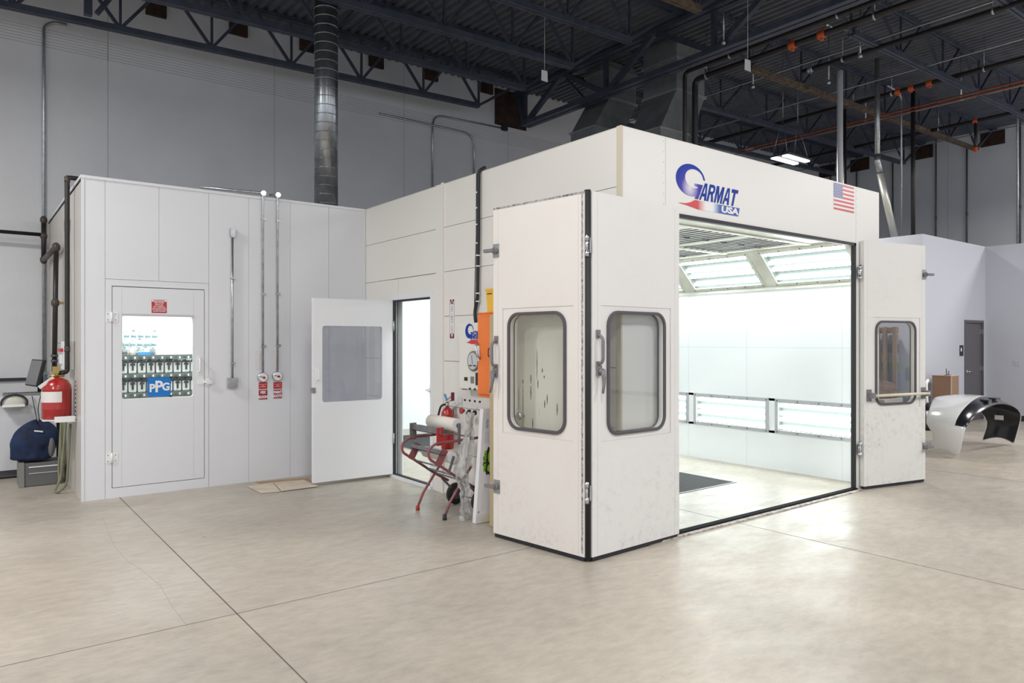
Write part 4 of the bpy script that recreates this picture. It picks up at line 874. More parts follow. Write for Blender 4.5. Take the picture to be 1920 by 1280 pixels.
# ------------------------------------------------------------------ toner rack inside the mixing room
RX0, RX1, RY = -2.95, -.22, 7.42
t = thing('toner_rack', 'dark grey rack with green strips holding rows of paint tins in the mixing room', 'rack', ((RX0 + RX1) / 2, RY + .18, 0))
RK = mat('rack_grey', (.13, .14, .14), .5); GRN = mat('rack_green', (.01, .12, .04), .5)
for x in (RX0, (RX0 + RX1) / 2, RX1 - .04): m = MB(); m.box((x, RY + .30, 0), (x + .04, RY + .34, 1.40)); m.build('upright', RK, t)
for z in (.24, .50, .76, .91, 1.165, 1.40):
    if z == .91: pass
for z in (.36, .61, .855, 1.125, 1.385):
    m = MB(); m.box((RX0 + .04, RY, z), (RX1 - .04, RY + .30, z + .02)); m.box((RX0 + .04, RY - .006, z - .035), (RX1 - .04, RY, z + .022))
    for k in range(22): x = -2.86 + .118 * k; m.box((x - .02, RY - .009, z - .028), (x + .02, RY - .006, z - .004), 1); m.box((x + .04, RY - .012, z - .032), (x + .062, RY - .006, z + .0), 2)
    m.build('shelf', [RK, GRN, WHITE], t)
TINW = mat('tin_white', (.74, .76, .72), .4); LID = mat('lid_black', (.025, .03, .03), .45); LIDR = mat('tin_grey_label', (.3, .36, .33), .5)
def tin(x, z, label, group, first=[None]):
    if first[0] is None:
        r = thing('paint_tin', label, 'paint tin', (x, RY + .09, z), group)
        m = MB(); m.box((x - .05, RY + .03, z), (x + .05, RY + .15, z + .15)); m.build('tin_body', TINW, r, bevel=.012)
        m = MB(); m.lathe((x, RY + .09, z + .15), [(.042, 0), (.042, .014), (.02, .02), (.012, .045)], 14); m.box((x - .046, RY + .03, z + .15), (x + .046, RY + .06, z + .175))
        m.box((x - .012, RY + .012, z + .04), (x + .012, RY + .028, z + .17)); m.box((x - .03, RY + .015, z + .11), (x + .03, RY + .03, z + .14)); m.bar((x - .045, RY + .03, z + .185), (x + .045, RY + .03, z + .155), .02, .014); m.build('stirring_lid', LID, r)
        first[0] = r; return r
    s = first[0]; r = s.copy(); COL.objects.link(r); r.location = (x, RY + .09, z); r['label'] = label
    for ch in list(s.children): c_ = ch.copy(); COL.objects.link(c_); c_.parent = r
    return r
for row, (z, nm) in enumerate(((1.147, 'upper'), (.877, 'lower'))):
    for k in range(16): tin(-2.36 + .118 * k, z, 'white paint tin with black stirring lid on the %s rack row, %s from the left' % (nm, ORD[k]), 'paint tins in the rack')
cols = [(.30, .28, .38), (.72, .72, .68), (.12, .13, .15), (.70, .74, .70), (.66, .66, .50)]
for tier, (z, y, nm) in enumerate(((1.407, RY + .04, 'front'), (1.52, RY + .14, 'middle'), (1.64, RY + .235, 'back'))):
    if tier: m = MB(); m.box((-2.45, y - .045, 1.407), (-1.38, y + .045, z - .001)); m.build('riser_step', WHITE, label='white riser step on the rack top behind the %s bottle tier' % ('front', 'middle')[tier - 1], cat='step')
    for k in range(6):
        xa_ = U(220, 650, Y=y).x; x = xa_ + k * (U(292, 650, Y=y).x - xa_) / 5.4 + .012 * tier; h = .105
        tt = thing('toner_bottle', 'small toner bottle on the %s tier above the rack, %s from the left' % (nm, ORD[k]), 'bottle', (x, y, z), 'bottles above the rack')
        m = MB(); m.lathe((x, y, z), [(.030, 0), (.033, .005), (.033, h * .7), (.014, h * .85), (.014, h)], 12); m.build('bottle_body', TINW if tier else (TINW, LIDR)[k % 2], tt)
        m = MB(); m.lathe((x, y, z + h), [(.017, 0), (.017, .016)], 10); m.build('cap', (WHITE, LIDR, TINW)[(k + tier) % 3], tt)
        m = MB(); m.lathe((x, y, z + .018), [(.0338, 0), (.0338, .032)], 12); c_ = cols[(k * 2 + tier) % 5]; m.build('bottle_label', mat('bottle_label_%d' % ((k * 2 + tier) % 5), c_, .5) if tier == 0 else mat('bottle_label_pale', (.25, .45, .5), .5), tt)
m = MB(); m.box((U(258, 660, Y=RY).x, RY - .006, 1.408), (U(284, 660, Y=RY).x, RY + .004, 1.45)); m.build('label_strip', mat('strip_blue', (.05, .32, .62), .4), label='bright blue strip in front of the bottles on the rack top', cat='strip')

# ------------------------------------------------------------------ things on the booth side wall
sw = frame((0, 1, 0), (0, 0, 0))          # local x = 1 - Y, y into the wall
def SX(Y): return 1 - Y
a = U(843, 560, X=-.002); b = U(852.5, 636, X=-.002)
m = MB(sw); x0, x1 = SX(a.y), SX(b.y); cx = (x0 + x1) / 2
m.box((x0, -.003, b.z), (x1, -.0005, a.z)); m.box((x0 + .008, -.0036, b.z + .01), (x0 + .014, -.003, a.z - .01), 1); m.box((x1 - .014, -.0036, b.z + .01), (x1 - .008, -.003, a.z - .01), 1)
m.box((x0 + .008, -.0036, a.z - .03), (x1 - .008, -.003, a.z - .008), 1); m.box((x0 + .008, -.0036, b.z + .01), (x1 - .008, -.003, b.z + .06), 1)
m.poly([(cx - .018, b.z + .055), (cx + .018, b.z + .055), (cx, b.z + .018)], -.0042, -.0036)
m.poly([(cx - .02, a.z - .012), (cx + .02, a.z - .012), (cx, a.z - .026)], -.0042, -.0036)
m.text('FIRE', cx, a.z - .048, .036, y=-.0038, mi=1, bold=.0014, sx=.85, depth=.0003)
for i, ch in enumerate('EXTINGUISHER'): m.text(ch, cx, a.z - .085 - i * .0262, .027, y=-.0038, mi=1, bold=.0012, depth=.0003)
m.build('extinguisher_sign', [WHITE, SIGNM], label='tall narrow white and maroon sign on the booth side wall above the extinguisher', cat='sign')
# fire extinguisher
ex = U(839, 790, X=-.10); ez0 = .50
t = thing('fire_extinguisher', 'red fire extinguisher with black hose hanging on the booth side wall', 'fire extinguisher', (ex.x, ex.y, ez0))
m = MB(); m.lathe((ex.x, ex.y, ez0), [(.058, 0), (.066, .012), (.066, .34), (.058, .385), (.03, .42), (.022, .43)], 24); m.build('cylinder', RED, t)
m = MB(); m.box((ex.x - .068, ex.y - .045, ez0 + .22), (ex.x - .055, ex.y + .045, ez0 + .31)); m.build('label_panel', WHITE, t)
m = MB(); m.cyl((ex.x, ex.y, ez0 + .43), (ex.x, ex.y, ez0 + .48), .02, 12); m.bar((ex.x + .0, ex.y + .03, ez0 + .475), (ex.x - .02, ex.y - .09, ez0 + .50), .022, .008); m.bar((ex.x, ex.y + .03, ez0 + .49), (ex.x - .01, ex.y - .10, ez0 + .55), .022, .008); m.build('valve', CHROME, t)
m = MB(); m.box((ex.x - .02, ex.y - .115, ez0 + .50), (ex.x + .01, ex.y - .095, ez0 + .585)); m.build('pull_tag', SIGNM, t)
m = MB(); m.bar((ex.x - .01, ex.y - .005, ez0 + .5), (ex.x - .015, ex.y + .03, ez0 + .56), .02, .012); m.build('safety_seal', mat('seal_blue', (.08, .3, .6), .4), t)
m = MB(); m.tube(fillet([(ex.x, ex.y + .02, ez0 + .46), (ex.x - .03, ex.y + .08, ez0 + .44), (ex.x - .05, ex.y + .13, ez0 + .27), (ex.x - .05, ex.y + .13, ez0 + .16)], .08), .011, 8); m.build('hose', BLACK, t)
m = MB(); m.box((-.035, ex.y - .02, ez0 + .2), (0, ex.y + .02, ez0 + .42)); m.build('wall_bracket', GALV, t)
# control panel
PX = -.12; a = U(862, 608, X=PX); b = U(862, 729, X=PX); py1 = a.y; py0 = py1 - .50; pz1, pz0 = a.z + .012, b.z
t = thing('control_panel', 'white booth control cabinet with gauge, knobs and a small logo, partly behind the orange one', 'control panel', (PX / 2, (py0 + py1) / 2, pz0))
PANW = mat('panel_white', (.76, .74, .68), .4)
m = MB(); m.box((PX, py0, pz0), (0, py1, pz1)); m.build('cabinet', PANW, t, bevel=.004)
px_ = frame((PX - .006, py1, 0), (PX - .006, py1 - 1, 0))
m = MB(px_); m.box((.012, -.004, pz0 + .012), (.488, .006, pz1 - .012)); m.build('cabinet_door', PANW, t)
s2 = .20; lx = frame((PX - .0115, py1 - .105, pz1 - .20), (PX - .0115, py1 - 1, pz1 - .20))
logo(lx, s2).build('panel_logo', [BLUELOGO, BLUELOGO, LOGOR, WHITE], t)
m = MB(px_); m.lathe((.265, -.004, pz1 - .37), [(.098, 0), (.098, -.012), (.082, -.016)], 28, 0, 'y'); m.build('gauge_ring', GASKM, t)
m = MB(px_); m.lathe((.265, -.0205, pz1 - .37), [(.08, 0), (.08, -.001)], 28, 0, 'y'); m.box((.21, -.024, pz1 - .42), (.25, -.0215, pz1 - .408), 1); m.box((.275, -.024, pz1 - .42), (.32, -.0215, pz1 - .408), 1); m.bar((.265, -.023, pz1 - .40), (.25, -.023, pz1 - .31), .004, .002, 1); m.build('gauge_dial', [mat('dial_white', (.55, .57, .58), .35), BLACK], t)
m = MB(px_); m.box((.10, -.008, pz1 - .565), (.155, -.004, pz1 - .53)); m.build('display', BLACK, t)
m = MB(px_); m.box((.21, -.008, pz1 - .585), (.265, -.004, pz1 - .52)); m.build('display', mat('display_grey', (.2, .21, .18), .4), t)
m = MB(px_); m.box((.30, -.012, pz1 - .60), (.37, -.004, pz1 - .48)); m.build('controller', BLACK, t)
for z in (.64, .755):
    for k in range(4 if z > .7 else 3):
        x = .115 + .085 * (k + (0 if z > .7 else 1)); m = MB(px_); m.lathe((x, -.004, pz1 - z - .0), [(.011, 0), (.011, -.01)], 10, 0, 'y'); m.build('push_button', BLACK, t)
m = MB(px_); m.lathe((.095, -.004, pz1 - .86), [(.016, 0), (.016, -.02), (.03, -.024), (.032, -.04)], 16, 0, 'y'); m.build('stop_button', RED, t)
for x in (.195, .29): m = MB(px_); m.lathe((x, -.004, pz1 - .865), [(.024, 0), (.022, -.018)], 14, 0, 'y'); m.bar((x - .02, -.03, pz1 - .885), (x + .02, -.03, pz1 - .845), .016, .016); m.build('selector_knob', BLACK, t)
m = MB(px_); m.text('ON  OFF\nHEAT', .105, pz1 - .645, .018, y=-.0045, bold=.0005) if False else m.box((.06, -.0055, pz1 - .655), (.15, -.004, pz1 - .648)); m.build('printed_line', BLACK, t)
# orange cabinet
oy1, oy0, ox, oz0, oz1 = 1.555, .95, -.285, 1.09, 1.865
t = thing('orange_cabinet', 'orange steel wall cabinet with a chrome latch, left of the folded door leaf', 'cabinet', (ox / 2, (oy0 + oy1) / 2, oz0))
m = MB(); m.box((ox + .02, oy0, oz0), (0, oy1, oz1)); m.build('body', ORNG, t)
m = MB(); m.box((ox + .012, oy0, oz1 - .012), (ox + .02, oy1, oz1)); m.box((ox, oy0 + .02, oz0 + .03), (ox + .018, oy1 - .02, oz1 - .04)); m.build('cabinet_door', ORNG, t, bevel=.004)
m = MB(); m.box((ox - .004, oy1 - .055, 1.42), (ox, oy1 - .02, 1.56)); m.tube(fillet([(ox, oy1 - .03, 1.58), (ox - .04, oy1 - .04, 1.56), (ox - .035, oy1 - .07, 1.47), (ox, oy1 - .06, 1.44)], .03), .009, 8); m.build('latch_handle', CHROME, t)
ocx = oy1 - .235
m = MB(frame((ox - .001, 1, 0), (ox - .001, 0, 0)))
for (r1, r0) in ((.062, .044),):
    lo = [(SX(ocx) + r1 * cos(2 * pi * k / 6 + .5), 1.50 + r1 * sin(2 * pi * k / 6 + .5)) for k in range(6)]; li = [(SX(ocx) + r0 * cos(2 * pi * k / 6 + .5), 1.50 + r0 * sin(2 * pi * k / 6 + .5)) for k in range(6)]; m.ring(lo, li, -.001, 0)
m.box((SX(ocx) - .02, -.001, 1.485), (SX(ocx) + .02, 0, 1.515)); m.text('DANGER', SX(ocx), 1.41, .02, y=-.0008, bold=.0004, depth=.0002) if False else None
m.build('printed_emblem', mat('emblem_dark', (.10, .03, .02), .5), t)
# yellow caddy on top
m = MB(); yb = [(1.43, oz1 + .001), (1.02, oz1 + .001), (1.06, oz1 + .21), (1.455, oz1 + .21)]
a_ = [m.av((-.25, y, z)) for y, z in yb]; b_ = [m.av((-.06, y, z)) for y, z in yb]; m.af(a_); m.af(b_[::-1])
for k in range(4): m.af((a_[k], b_[k], b_[(k + 1) % 4], a_[(k + 1) % 4]))
m.box((-.255, 1.04, oz1 + .195), (-.25, 1.46, oz1 + .215)); m.box((-.257, 1.36, oz1 + .165), (-.2505, 1.43, oz1 + .172), 1)
m.build('yellow_caddy', [YEL, BLACK], label='yellow tapered plastic caddy standing on top of the orange cabinet', cat='caddy')
# black cable with white ties
def q_(py, px): return U(px, py, X=-.03)
t = thing('cable_bundle', 'black cable bundle running down the booth side wall to the cabinets', 'cable', (-.03, q_(600, 893).y, 1.75))
m = MB(); m.tube(fillet([(.05, q_(330, 897).y, H + .05), q_(320, 897.5), q_(440, 897), q_(560, 895), q_(585, 890), q_(612, 893)], .05), .017, 8); m.build('cable', BLACK, t)
m = MB(); m.tube([q_(325, 893.5), q_(440, 893), q_(560, 890), q_(590, 889.5)], .005, 6); m.build('thin_wire', DGREY, t)
for py in (362, 391, 422, 457, 480, 500, 551, 566):
    p = q_(py, 896); m = MB(); m.lathe(p, [(.021, 0), (.021, .012)], 10); m.build('cable_tie', WHITE, t)
# stop sign plate
a = U(1045.5, 634, X=-.004); b = U(1045.5, 678, X=-.004)
m = MB(sw); x0 = SX(a.y); m.box((x0 - .035, -.004, b.z - .045), (x0 + .40, -.0005, a.z + .035), 2); m.box((x0, -.006, b.z), (x0 + .365, -.004, a.z)); m.text('SLOW', x0 + .185, b.z + .06, .10, y=-.0065, mi=1, bold=.003, sx=1.1, depth=.0004)
m.build('speed_sign', [BLACK, mat('letter_red', (.60, .04, .03), .5), mat('sign_cream', (.66, .64, .42), .5)], label='black sign with red letters on a cream plate, seen through the left door window', cat='sign')
# stored old yellow door
DIRT = mat('yellowed_enamel', (.56, .50, .36), .5, col2=(.48, .42, .29), nscale=2.5)
def old_door_mat():
    m_ = mat('stained_yellow_skin', (.74, .70, .59), .45); nt = m_.node_tree; n = nt.nodes; L = nt.links; b_ = n['Principled BSDF']
    g_ = n.new('ShaderNodeNewGeometry'); mp = n.new('ShaderNodeMapping'); mp.inputs['Scale'].default_value = (10, 30, 2.2); L.new(g_.outputs['Position'], mp.inputs[0])
    t1 = n.new('ShaderNodeTexNoise'); t1.inputs['Scale'].default_value = 1; t1.inputs['Detail'].default_value = 3; L.new(mp.outputs[0], t1.inputs['Vector'])
    r = n.new('ShaderNodeValToRGB'); r.color_ramp.elements[0].position = .68; r.color_ramp.elements[1].position = .74; r.color_ramp.elements[0].color = (.74, .70, .59, 1); r.color_ramp.elements[1].color = (.10, .07, .06, 1)
    L.new(t1.outputs['Fac'], r.inputs[0]); L.new(r.outputs[0], b_.inputs['Base Color']); return m_
xo = frame((-.41, 1.155, 0), (-.335, .17, 0))
t = thing('old_door_panel', 'yellowed old metal door panel with dark drips, stored behind the folded leaf', 'door panel', (-.35, .7, 0))
m = MB(xo); m.box((0, .0, .002), (.985, .045, 1.82))
for sx_, y0_, y1_ in ((225, 700, 740), (226, 760, 1180), (298, 650, 740), (298, 762, 900), (363, 700, 790), (403, 588, 632), (448, 848, 950), (425, 908, 985), (540, 940, 1060), (315, 1088, 1195), (188, 780, 1000), (420, 660, 690)):
    a_ = U(940 + sx_ / 5.33, 580 + y0_ / 5.33, X=-.37); b_ = U(940 + sx_ / 5.33, 580 + y1_ / 5.33, X=-.37); u_ = 1.155 - a_.y; w_ = .006 if y1_ - y0_ < 150 else .003; m.poly([(u_ - w_ * .4, a_.z), (u_ + w_ * .4, a_.z), (u_ + w_, (a_.z + b_.z) / 2), (u_ + w_ * .3, b_.z), (u_ - w_ * .3, b_.z), (u_ - w_, (a_.z + b_.z) / 2)], -.0012, 0, 1)
m.build('panel_skin', [old_door_mat(), mat('drip_brown', (.10, .07, .055), .4)], t)
m = MB(xo); m.box((-.012, -.003, .002), (0, .05, 1.825)); m.box((0, -.003, .004), (.035, .0, 1.82)); m.box((0, -.003, 1.82), (.985, .05, 1.832)); m.box((.955, -.002, .01), (.96, 0, 1.8)); m.build('panel_edge', mat('tan_edge', (.50, .40, .24), .6), t)
m = MB(xo); m.lathe((.42, -.05, .99), [(.012, .05), (.012, .02), (.03, .012), (.034, -.01), (.02, -.02)], 14, 0, 'y'); m.lathe((.30, -.04, .98), [(.01, .04), (.01, .02), (.024, .012), (.024, -.01)], 14, 0, 'y'); m.tube(fillet([(.24, 0, 1.0), (.24, -.05, .99), (.24, -.05, .85), (.25, 0, .84)], .02), .009, 8); m.build('door_knob', CHROME, t)
# white long carton leaning
t = thing('long_carton', 'tall narrow white carton with a bright green emblem leaning beside the folded leaf', 'carton', (-.4, 1.28, 0))
x0b, x1b = -.470, -.27
bl = Vector((x0b, 1.30, .003)); br = Vector((x1b, 1.275, .003)); tl = Vector((-.365, 1.33, 1.0)); tr = Vector((-.165, 1.305, 1.0)); dp = Vector((0, .05, 0))
m = MB(); A = [m.av(p) for p in (bl, br, tr, tl)]; B = [m.av(p + dp) for p in (bl, br, tr, tl)]; m.af(A); m.af(B[::-1])
for k in range(4): m.af((A[k], B[k], B[(k + 1) % 4], A[(k + 1) % 4]))
m.build('carton_body', mat('carton_white', (.78, .77, .78), .5), t)
ex_ = (br - bl).normalized(); ez_ = (tl - bl).normalized(); ey_ = ez_.cross(ex_).normalized()
xc = Matrix(((ex_.x, ey_.x, ez_.x, bl.x), (ex_.y, ey_.y, ez_.y, bl.y), (ex_.z, ey_.z, ez_.z, bl.z), (0, 0, 0, 1))) @ Matrix.Translation((0, -.0012, 0))
BRG = mat('emblem_green', (.30, .62, .03), .5)
m = MB(xc)
ov = lambda cx, cz, rx, rz, n=20: [(cx + rx * cos(2 * pi * k / n), cz + rz * sin(2 * pi * k / n)) for k in range(n)]
sp = [(.10 + (.062 if k % 2 else .072) * cos(2 * pi * k / 26), .54 + (.115 if k % 2 else .135) * sin(2 * pi * k / 26)) for k in range(26)]
m.poly(sp, -.0006, 0, 1); m.poly(ov(.115, .58, .036, .068), -.0012, -.0006, 0); m.poly(ov(.10, .475, .022, .032), -.0012, -.0006, 0)
m.text('FREE INSIDE', .052, .54, .034, y=-.0014, mi=0, bold=.001, rot=pi / 2, depth=.0002); m.text('1 ROLL', .115, .58, .030, y=-.0016, mi=1, bold=.0006, rot=pi / 2, depth=.0002)
m.text('06726', .05, .87, .032, y=-.0012, mi=2, bold=.0004, rot=pi / 2, depth=.0002); m.box((.03, -.0008, .70), (.085, -.0002, .80), 3)
for k in range(3): m.box((.045 + .012 * k, -.0008, .10), (.048 + .012 * k, -.0002, .30), 3)
m.box((.018, -.001, .09), (.026, -.0002, .105), 1); m.box((.07, -.0007, .002), (.16, -.0002, .07), 4)
m.build('printed_emblem', [BRG, BLACK, mat('print_grey', (.35, .35, .4), .6), mat('print_pale', (.66, .66, .72), .6), mat('stain_yellow', (.75, .70, .48), .6)], t)
# crumpled plastic sheet behind the carton
random.seed(3)
m = MB(); n1, n2 = 12, 26; grid = []
for j in range(n2 + 1):
    v = j / n2; z = .006 + .95 * v; wv = .05 + .05 * (1 - v) + .10 * math.exp(-((v - .5) / .16) ** 2); row = []
    for i in range(n1 + 1):
        u = i / n1 - .5; x = -.44 + .07 * v - wv * .45 + u * wv
        y = 1.47 + .12 * v * .3 + .03 * random.uniform(-1, 1) + .04 * math.cos(u * 9 + v * 7); row.append(m.av((x + random.uniform(-.010, .010), y, z + random.uniform(-.01, .01) if j else z)))
    grid.append(row)
for j in range(n2):
    for i in range(n1): m.af((grid[j][i], grid[j][i + 1], grid[j + 1][i + 1], grid[j + 1][i]))
def mat_plastic():
    mm_ = bpy.data.materials.new('clear_plastic_film'); mm_.use_nodes = True; nt = mm_.node_tree; n = nt.nodes; L = nt.links; n.clear()
    tr = n.new('ShaderNodeBsdfTransparent'); df = n.new('ShaderNodeBsdfPrincipled'); df.inputs['Base Color'].default_value = (.58, .57, .56, 1); df.inputs['Roughness'].default_value = .25
    mx = n.new('ShaderNodeMixShader'); mx.inputs[0].default_value = .38; L.new(tr.outputs[0], mx.inputs[1]); L.new(df.outputs[0], mx.inputs[2]); o = n.new('ShaderNodeOutputMaterial'); L.new(mx.outputs[0], o.inputs[0]); return mm_
m.build('plastic_film', mat_plastic(), label='crumpled clear plastic film bunched between the masking machine and white carton', cat='plastic sheet', solid=(.002, 0))

# ------------------------------------------------------------------ masking paper machine
YN, YF = 1.57, 2.05
t = thing('masking_machine', 'red tubular masking paper stand on wheels with two white paper rolls', 'masking machine', (-.5, (YN + YF) / 2, 0))
TB = mat('faded_red_tube', (.33, .075, .085), .45, col2=(.20, .10, .11), nscale=8); TBR = mat('bright_red_tube', (.45, .03, .03), .4)
GR_ = mat('dull_grey_steel', (.25, .25, .27), .4, metal=.6, noise=.25, nscale=12)
loop_px = [(897, 820), (858, 826), (818, 830.5), (803, 843), (804, 860), (825, 873), (866, 900.5), (893, 915)]
leg_px = [(835.5, 973), (846, 941), (865, 908), (885.5, 874)]
def N(px, py, y=YN): v = U(px, py, Y=YN); return Vector((v.x, y, v.z))
for y, nm in ((YN, 'near'), (YF, 'far')):
    m = MB(); lp = [N(a_, b_, y) for a_, b_ in loop_px]; m.tube(fillet(lp, .06), .0125, 8); m.build('side_loop', TB, t)
    m = MB(); lg = [N(a_, b_, y) for a_, b_ in leg_px]; lg = [Vector((lg[0].x, y + .016, .03)), Vector((lg[1].x, y + .016, lg[1].z)), Vector((lg[2].x, y + .016, lg[2].z)), Vector((lg[3].x, y + .016, lg[3].z))] ; sg = 1 if y == YN else 1
    m.tube(lg, .0125, 8); lo = m.build('leg', TB, t)
    m = MB(); m.lathe((lg[0].x, y + .016, 0), [(.018, 0), (.02, .01), (.017, .05)], 12); m.build('foot_cap', BLACK if y == YN else RED, lo)
    m = MB(); a1 = N(825, 831, y); b1 = N(838, 800, y); m.bar(a1, a1 + Vector((0, 0, .13)), .10, .006, up=(1, 0, 0)) if False else m.box((a1.x - .035, y - .004, a1.z - .02), (a1.x + .035, y + .004, a1.z + .14)); m.build('bracket', TBR if y == YN else GR_, t)
    m = MB(); a1 = N(824, 869, y); m.bar(a1 + Vector((-.02, 0, -.02)), a1 + Vector((.06, 0, .12)), .006, .07, up=(0, 0, 1)); m.build('bracket', TB, t)
for px, py in ((866, 900), (830, 876), (893, 821), (852, 891)):
    a1 = N(px, py); m = MB(); m.tube([(a1.x, YN, a1.z), (a1.x, YF, a1.z)], .008, 6); m.build('cross_rod', GR_, t)
# cutter trays and rolls
rc = N(860, 797.5); rr = .062
m = MB(); m.lathe((rc.x, YN + .02, rc.z), [(rr, 0), (rr, .46)], 32, 0, 'y'); m.build('paper_roll', mat('paper_cream', (.74, .70, .62), .7), t)
m = MB(); m.lathe((rc.x, YN + .012, rc.z), [(rr * .98, 0), (rr * .98, .007)], 32, 0, 'y'); m.lathe((rc.x, YN + .004, rc.z), [(.02, 0), (.02, .008)], 16, 1, 'y'); m.build('roll_end', [mat('paper_end', (.80, .79, .82), .7), GR_], t)
tc1 = N(836, 808)
m = MB(); z = tc1.z; x = tc1.x - .02; m.box((x - .05, YN - .02, z - .03), (x - .045, YF + .04, z + .03)); m.box((x - .05, YN - .02, z - .03), (x + .05, YF + .04, z - .025)); m.box((x + .045, YN - .02, z - .03), (x + .05, YF + .04, z + .01)); m.build('cutter_tray', GR_, t)
m = MB(); m.box((rc.x - .012 + .0, YN - .012, rc.z - .17), (rc.x + .014, YN - .004, rc.z + .02)); m.build('roll_arm', GR_, t)
lc = N(850, 858)
m = MB(); m.lathe((lc.x, YN + .02, lc.z), [(.052, 0), (.052, .46)], 28, 0, 'y'); m.build('paper_roll', MATS['paper_cream'], t)
m = MB(); m.lathe((lc.x, YN + .012, lc.z), [(.051, 0), (.051, .007)], 28, 0, 'y'); m.build('roll_end', MATS['paper_end'], t)
m = MB(); m.bar((lc.x, YN - .008, lc.z + .015), (lc.x - .055, YN - .008, lc.z - .13), .024, .008, up=(0, 1, 0)); m.build('roll_arm', GR_, t)
lt = N(829, 847)
m = MB(); m.box((lt.x - .035, YN - .02, lt.z - .02), (lt.x + .035, YF + .02, lt.z - .015)); m.box((lt.x - .035, YN - .02, lt.z - .02), (lt.x - .03, YF + .02, lt.z + .02)); m.build('cutter_tray', GR_, t)
wx = -.18
for y in (YN + .04, YF - .01):
    m = MB(); m.lathe((wx, y, .105), [(.03, 0), (.095, .004), (.105, .012), (.105, .034), (.095, .042), (.03, .046)], 28, 0, 'y'); wh = m.build('wheel', BLACK, t)
    m = MB(); m.lathe((wx, y - .004, .105), [(.05, 0), (.055, .008)], 20, 0, 'y'); m.build('hub', DGREY, wh)
m = MB(); m.tube([(wx, YN, .105), (wx, YF + .05, .105)], .008, 8); a1 = N(884, 912)
for y in (YN, YF): m.bar((a1.x - .02, y, a1.z + .01), (wx, y, .105), .012, .02)
m.build('axle', GR_, t)
# tape roll hanging on the stand and yellow tape strip
tp = N(876, 866); m = MB(); m.lathe((tp.x, YN + .20, tp.z), [(.03, 0), (.052, 0), (.052, .04), (.03, .04)], 20, 0, 'y'); m.build('tape_roll', mat('tape_tan', (.45, .36, .12), .5), label='tan tape roll hanging at the back of the masking stand', cat='tape roll')
m = MB(); a1 = N(852, 808); m.box((a1.x, YN + .10, a1.z - .004), (a1.x + .06, YN + .22, a1.z + .012)); m.build('tape_strip', mat('strip_yellow', (.75, .62, .15), .5), label='small yellow tape strip under the upper paper roll', cat='tape')

# ------------------------------------------------------------------ left corner: piping and suppression cylinder
pipe('fire_pipe', [(-2.9, 4.95, H + .06), (-3.165, 4.95, H + .06), (-3.165, 4.95, 1.28), (-3.24, 4.92, 1.27)], .024, BLPIPE, 'black iron pipe with an elbow dropping beside the mixing room corner to the red cylinder', rad=.03,
     fits=[((-3.165, 4.95, H + .04), (0, 0, 1)), ((-3.165, 4.95, 1.52), (0, 0, 1))], fmat=BROWNP)
t = thing('fire_pipe', 'black iron pipe run along the mixing room side, stepping towards the back wall', 'pipe', (-3.16, 7.6, 1.2))
m = MB(); m.tube([(-3.17, 7.62, H - .03), (-3.17, 7.62, 2.66)], .03, 10); m.tube(fillet([(-3.17, 7.62, 2.70), (-3.17, 6.0, 2.70)], .02), .033, 10, 1); m.tube([(-3.17, 6.0, 2.72), (-3.19, 5.98, 1.25)], .027, 10); m.build('pipe_run', [BLPIPE, BROWNP], t)
for p in ((-3.17, 7.62, H - .03), (-3.17, 7.62, 2.70), (-3.17, 6.0, 2.70), (-3.18, 5.99, 2.05), (-3.17, 7.62, 3.02)):
    m = MB(); m.ball(p, .045, 10, 0, (1, 1, 1.3)); m.build('elbow', BROWNP, t)
for z in (1.42, 1.36): m = MB(); m.lathe((-3.19, 5.98, z), [(.036, 0), (.036, .03)], 10); m.build('union', DGREY, t)
m = MB(); m.bar((-3.18, 5.98, 1.58), (-3.10, 5.98, 1.58), .012, .012); m.build('pipe_clamp', CHROME, t)
m = MB(); m.bar((-3.18, 5.99, 2.05), (-3.10, 5.99, 2.05), .03, .03); m.build('drain_plug', BRASS, t)
m = MB(); z_ = U(40, 435, Y=7.75).z; m.cyl((-10, 7.75, z_), (-3.2, 7.62, z_ - .03), .025, 10); m.build('wall_pipe', BLPIPE, label='black horizontal pipe along the back wall at the far left', cat='pipe')
z_ = U(20, 710, Y=7.85).z; m = MB(); m.box((-10, 7.86, z_ - .03), (-3.35, 7.9, z_ + .01)); m.build('wall_rail', BASE, label='dark horizontal rail low on the back wall behind the monitor', cat='rail')
# electrical bits on the side wall
m = MB(); m.box((XM - .05, 5.35, U(118, 445, X=XM).z), (XM - .003, 5.5, U(118, 427, X=XM).z)); m.build('switch_box', GALV, label='small grey box high on the mixing room side wall between black pipes', cat='box')
pipe('flex_conduit', [(XM - .025, 5.42, 2.72), (XM - .03, 5.42, 2.55), (XM - .025, 5.30, 2.3), (XM - .025, 5.30, 1.55)], .012, GALV, 'thin flexible conduit curving down the mixing room side wall', cat='conduit', rad=.1)
t = thing('alarm_box', 'white fire system control box with red pull strip on the mixing room side wall', 'control box', (XM - .05, 5.15, 1.28))
m = MB(); m.box((XM - .09, 4.98, 1.30), (XM - .002, 5.35, 1.60)); m.build('box_body', WHITE, t, bevel=.006)
m = MB(); m.box((XM - .115, 5.12, 1.49), (XM - .092, 5.36, 1.525)); m.build('red_strip', SIGNR, t)
m = MB(); m.box((XM - .11, 5.2, 1.36), (XM - .092, 5.33, 1.46)); m.build('tag', WHITE, t)
